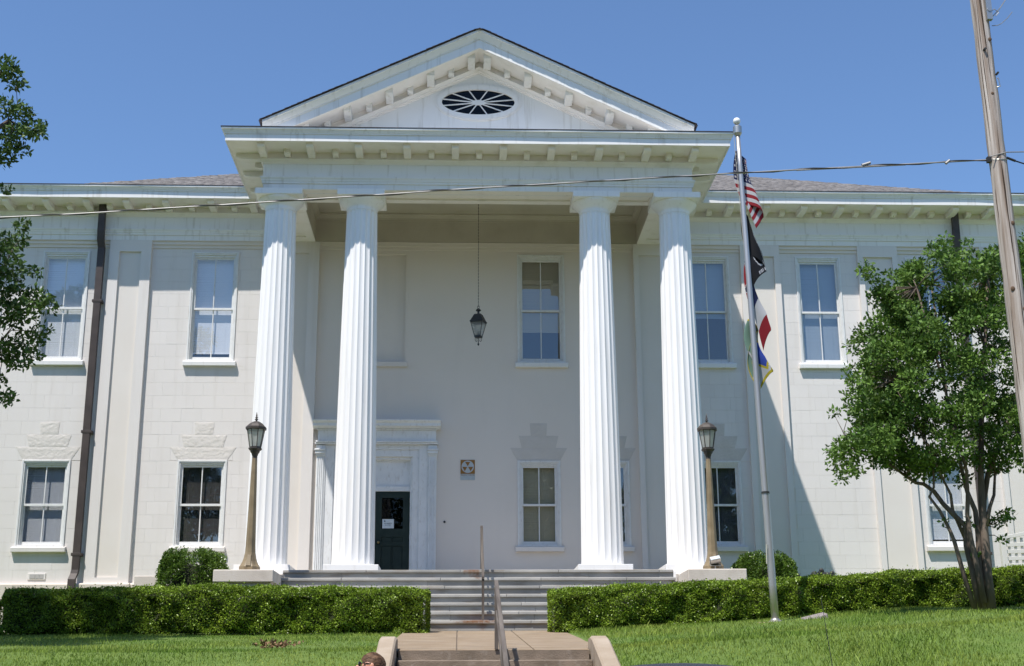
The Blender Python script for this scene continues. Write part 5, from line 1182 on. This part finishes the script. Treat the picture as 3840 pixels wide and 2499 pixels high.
# ------------------------------------------------------------------ passer-by on the pavement (only the top of the head shows)
SKIN = mat('skin', (.60, .30, .19), (.64, .33, .22), scale=9, rough=.5); HAIR = mat('hair_brown', (.05, .026, .014), (.17, .095, .05), scale=45, rough=.6, stretch=(.4, 1, 1), bump=.6, bscale=70, spec=.25)
SHIRT = mat('shirt_grey', (.30, .31, .33), (.36, .37, .39), scale=20, rough=.9); JEANS = mat('jeans_blue', (.05, .07, .12), (.08, .10, .16), scale=30, rough=.9); SHOE = mat('shoe_black', (.03, .03, .03), rough=.6)
px0, py0, pz0 = -1.37, -22.0, SIDEZ+.015
pe = empty('person', (px0, py0, pz0)); tag(pe, 'passer-by in dark sunglasses with short brown hair, at the bottom edge', 'person')
J = {'pel': (0, 0, .90, .150, .125), 'wst': (.01, 0, 1.06, .135, .112), 'chs': (.015, 0, 1.24, .155, .115), 'shl': (.01, 0, 1.38, .12, .09), 'nck': (-.005, 0, 1.46, .058, .055), 'hd0': (-.022, 0, 1.535, .078, .066), 'hd1': (-.012, 0, 1.605, .098, .074), 'hd2': (-.004, 0, 1.655, .088, .068),
     'sL': (.01, -.165, 1.385, .062, .062), 'eL': (.05, -.225, 1.11, .043, .043), 'wL': (-.03, -.235, .87, .03, .03), 'hL': (-.05, -.23, .78, .04, .022), 'sR': (.01, .165, 1.385, .062, .062), 'eR': (.0, .225, 1.11, .043, .043), 'wR': (-.12, .225, .90, .03, .03), 'hR': (-.16, .22, .82, .04, .022),
     'pL': (0, -.09, .86, .095, .095), 'kL': (-.10, -.095, .48, .062, .062), 'aL': (-.06, -.095, .09, .042, .042), 'tL': (-.20, -.10, .035, .035, .04), 'pR': (0, .09, .86, .095, .095), 'kR': (.02, .095, .48, .062, .062), 'aR': (.17, .095, .11, .042, .042), 'tR': (.06, .10, .035, .035, .04)}
Eg = [('pel', 'wst'), ('wst', 'chs'), ('chs', 'shl'), ('shl', 'nck'), ('nck', 'hd0'), ('hd0', 'hd1'), ('hd1', 'hd2'), ('shl', 'sL'), ('sL', 'eL'), ('eL', 'wL'), ('wL', 'hL'), ('shl', 'sR'), ('sR', 'eR'), ('eR', 'wR'), ('wR', 'hR'), ('pel', 'pL'), ('pL', 'kL'), ('kL', 'aL'), ('aL', 'tL'), ('pel', 'pR'), ('pR', 'kR'), ('kR', 'aR'), ('aR', 'tR')]
for sd_, hh_ in (('L', -1), ('R', 1)):
    hx, hy, hz = J['h'+sd_][:3]
    for k in range(4):
        J['f%s%da' % (sd_, k)] = (hx-.035+.022*k, hy, hz-.055, .0095, .0095); J['f%s%db' % (sd_, k)] = (hx-.045+.022*k, hy-hh_*.012, hz-.10+.006*abs(k-1), .008, .008); Eg += [('h'+sd_, 'f%s%da' % (sd_, k)), ('f%s%da' % (sd_, k), 'f%s%db' % (sd_, k))]
    J['th'+sd_] = (hx-.05, hy-hh_*.02, hz-.04, .010, .010); Eg.append(('h'+sd_, 'th'+sd_))
ks = list(J); me = bpy.data.meshes.new('body'); me.from_pydata([J[k][:3] for k in ks], [(ks.index(a), ks.index(b)) for a, b in Eg], [])
bo = bpy.data.objects.new('body', me); COL.objects.link(bo); bo.parent = pe
sm = bo.modifiers.new('skin', 'SKIN'); bo.modifiers.new('sub', 'SUBSURF').levels = 2; bo.modifiers['sub'].render_levels = 2
for i, k in enumerate(ks):
    v = me.skin_vertices[0].data[i]; v.radius = J[k][3:]; v.use_root = (k == 'pel')
bpy.context.view_layer.update(); bme = bpy.data.meshes.new_from_object(bo.evaluated_get(bpy.context.evaluated_depsgraph_get()))
bo.modifiers.clear(); bo.data = bme; bme.materials.clear()
for m in (SKIN, SHIRT, JEANS, SHOE): bme.materials.append(m)
for p in bme.polygons:
    c = p.center; p.use_smooth = True
    p.material_index = 3 if c.z < .09 else (2 if c.z < .98 and abs(c.y) < .2 else (1 if (c.z < 1.44 and abs(c.y) < .2) or (c.z > 1.18 and c.z < 1.44) else 0))
def pa(name, mb, m, **k): o = build(name, mb, m, **k); o.parent = pe; return o
# hair cap with locks, ears, nose, glasses; the person looks to the left of the picture
V = []; F = []; nu_, nv_ = 36, 14; rg = np.random.default_rng(8)
for j in range(nv_+1):
    th = math.radians(2+112*j/nv_)
    for i in range(nu_):
        a = 2*math.pi*i/nu_; fr = max(0, math.cos(a-math.pi)); th2 = th*(1-.50*fr); rr = 1+.035*math.sin(a*9+j)+rg.normal(0, .012)
        V.append((.008+.108*rr*math.sin(th2)*math.cos(a), .083*rr*math.sin(th2)*math.sin(a), 1.60+.112*rr*math.cos(th2)))
for j in range(nv_):
    for i in range(nu_): F.append((j*nu_+i, j*nu_+(i+1) % nu_, (j+1)*nu_+(i+1) % nu_, (j+1)*nu_+i))
pa('hair', MB().add(V, F+[tuple(range(nu_))]), HAIR, smooth=True)
for sg in (-1, 1): pa('ear', MB().ball((.008, sg*.082, 1.60), .03, 12, 0, (.62, .35, 1)), SKIN, smooth=True)
pa('nose', MB().ball((-.112, 0, 1.592), .018, 10, 0, (1.1, .7, 1.3)), SKIN, smooth=True)
pa('sunglasses', MB().ball((-.094, -.034, 1.622), .027, 12, 0, (.45, 1.0, .8)).ball((-.094, .034, 1.622), .027, 12, 0, (.45, 1.0, .8)).tube([(-.08, -.066, 1.628), (-.03, -.083, 1.628), (.012, -.084, 1.618)], .0045, 6).tube([(-.08, .066, 1.628), (-.03, .083, 1.628), (.012, .084, 1.618)], .0045, 6), mat('sunglass', (.015, .013, .012), rough=.15))

# ------------------------------------------------------------------ parked car (only the crown of its roof shows)
CARP = mat('car_paint', (.035, .037, .05), rough=.6, coat=.0, spec=.25); CARG = mat('car_glass', (.02, .025, .03), rough=.08); TYRE = mat('tyre_rubber', (.02, .02, .02), rough=.85); RIMM = mat('wheel_alloy', (.5, .5, .5), rough=.3, metal=1.0)
cr = empty('parked_car', (.3, -25.45, ROADZ)); tag(cr, 'dark car parked at the kerb, only its roof showing at the bottom edge', 'car')
def cp(name, mb, m, parent=cr, **k): o = build(name, mb, m, **k); o.parent = parent; return o
prof = [(-2.15, .32), (-2.2, .6), (-2.12, .95), (-1.85, 1.06), (.95, 1.04), (1.55, .98), (2.05, .86), (2.2, .66), (2.2, .36), (1.9, .24), (-1.9, .24)]
V = []; sec = ((-.90, .93), (-.86, 1.0), (0, 1.0), (.86, 1.0), (.90, .93)); n_ = len(prof)
for yy, sc in sec: V += [(x*(.985 if abs(yy) > .88 else 1), yy, .62+(z-.62)*sc) for x, z in prof]
F = [(s*n_+i, s*n_+(i+1) % n_, (s+1)*n_+(i+1) % n_, (s+1)*n_+i) for s in range(4) for i in range(n_)]+[tuple(range(n_)), tuple(4*n_+i for i in range(n_))]
cp('body', MB().add(V, F), CARP, bevel=.03)
# greenhouse: roof shell carried on dark glass
nx, ny = 18, 10; V = []; F = []
def roofz(x, y): return 1.695-.19*(x-.24)**2-.13*(y/.6)**2*.6
for i in range(nx+1):
    x = -1.45+2.05*i/nx
    for j in range(ny+1): y = -.60+1.2*j/ny; V.append((x, y, roofz(x, y)))
for i in range(nx):
    for j in range(ny): F.append((i*(ny+1)+j, (i+1)*(ny+1)+j, (i+1)*(ny+1)+j+1, i*(ny+1)+j+1))
rfc = cp('roof', MB().add(V, F), CARP, smooth=True)
lowr = [(-1.85, -.80), (1.25, -.80), (1.25, .80), (-1.85, .80)]; upr = [(-1.45, -.60), (.60, -.60), (.60, .60), (-1.45, .60)]
cv = [(x, y, 1.03) for x, y in lowr]+[(x, y, roofz(x, y)-.015) for x, y in upr]
for nm, f_ in (('side_window', (0, 1, 5, 4)), ('windscreen', (1, 2, 6, 5)), ('side_window', (2, 3, 7, 6)), ('rear_window', (3, 0, 4, 7))): cp(nm, MB().add([cv[k] for k in f_], [(0, 1, 2, 3)]), CARG)
for sg in (-1, 1):
    cp('pillar', MB().tube([(1.22, sg*.79, 1.03), (.60, sg*.60, 1.60)], .035, 6), CARP); cp('pillar', MB().tube([(-.35, sg*.80, 1.03), (-.35, sg*.605, 1.58)], .04, 6), CARP); cp('pillar', MB().tube([(-1.83, sg*.79, 1.03), (-1.45, sg*.60, 1.10)], .05, 6), CARP)
    for wx in (-1.35, 1.4):
        w = cp('wheel', MB().lathe([(.20, -.11), (.31, -.11), (.335, -.08), (.335, .08), (.31, .11), (.20, .11)], 28), TYRE); w.location = (wx, sg*.80, .335); w.rotation_euler = (math.pi/2, 0, 0)
        cp('rim', MB().lathe([(.04, .09), (.06, .115), (.20, .105), (.205, .0)], 20).lathe([(.04, -.09), (.06, -.115), (.20, -.105), (.205, 0)], 20), RIMM, w)
    cp('headlight', MB().ball((2.08, sg*.66, .74), .12, 12, 0, (.8, 1.4, .7)), mat('lamp_clear', (.7, .72, .72), rough=.1)); cp('tail_light', MB().ball((-2.12, sg*.70, .86), .1, 12, 0, (.6, 1.2, 1.2)), mat('lamp_red', (.4, .02, .02), rough=.15))
    cp('mirror', MB().ball((1.0, sg*.95, 1.08), .09, 12, 0, (.7, 1.1, .8)), CARP)
cp('antenna', MB().tube([(1.17, -.05, 1.0), (1.06, -.05, 2.05)], [.003, .0016], 6), IRON)
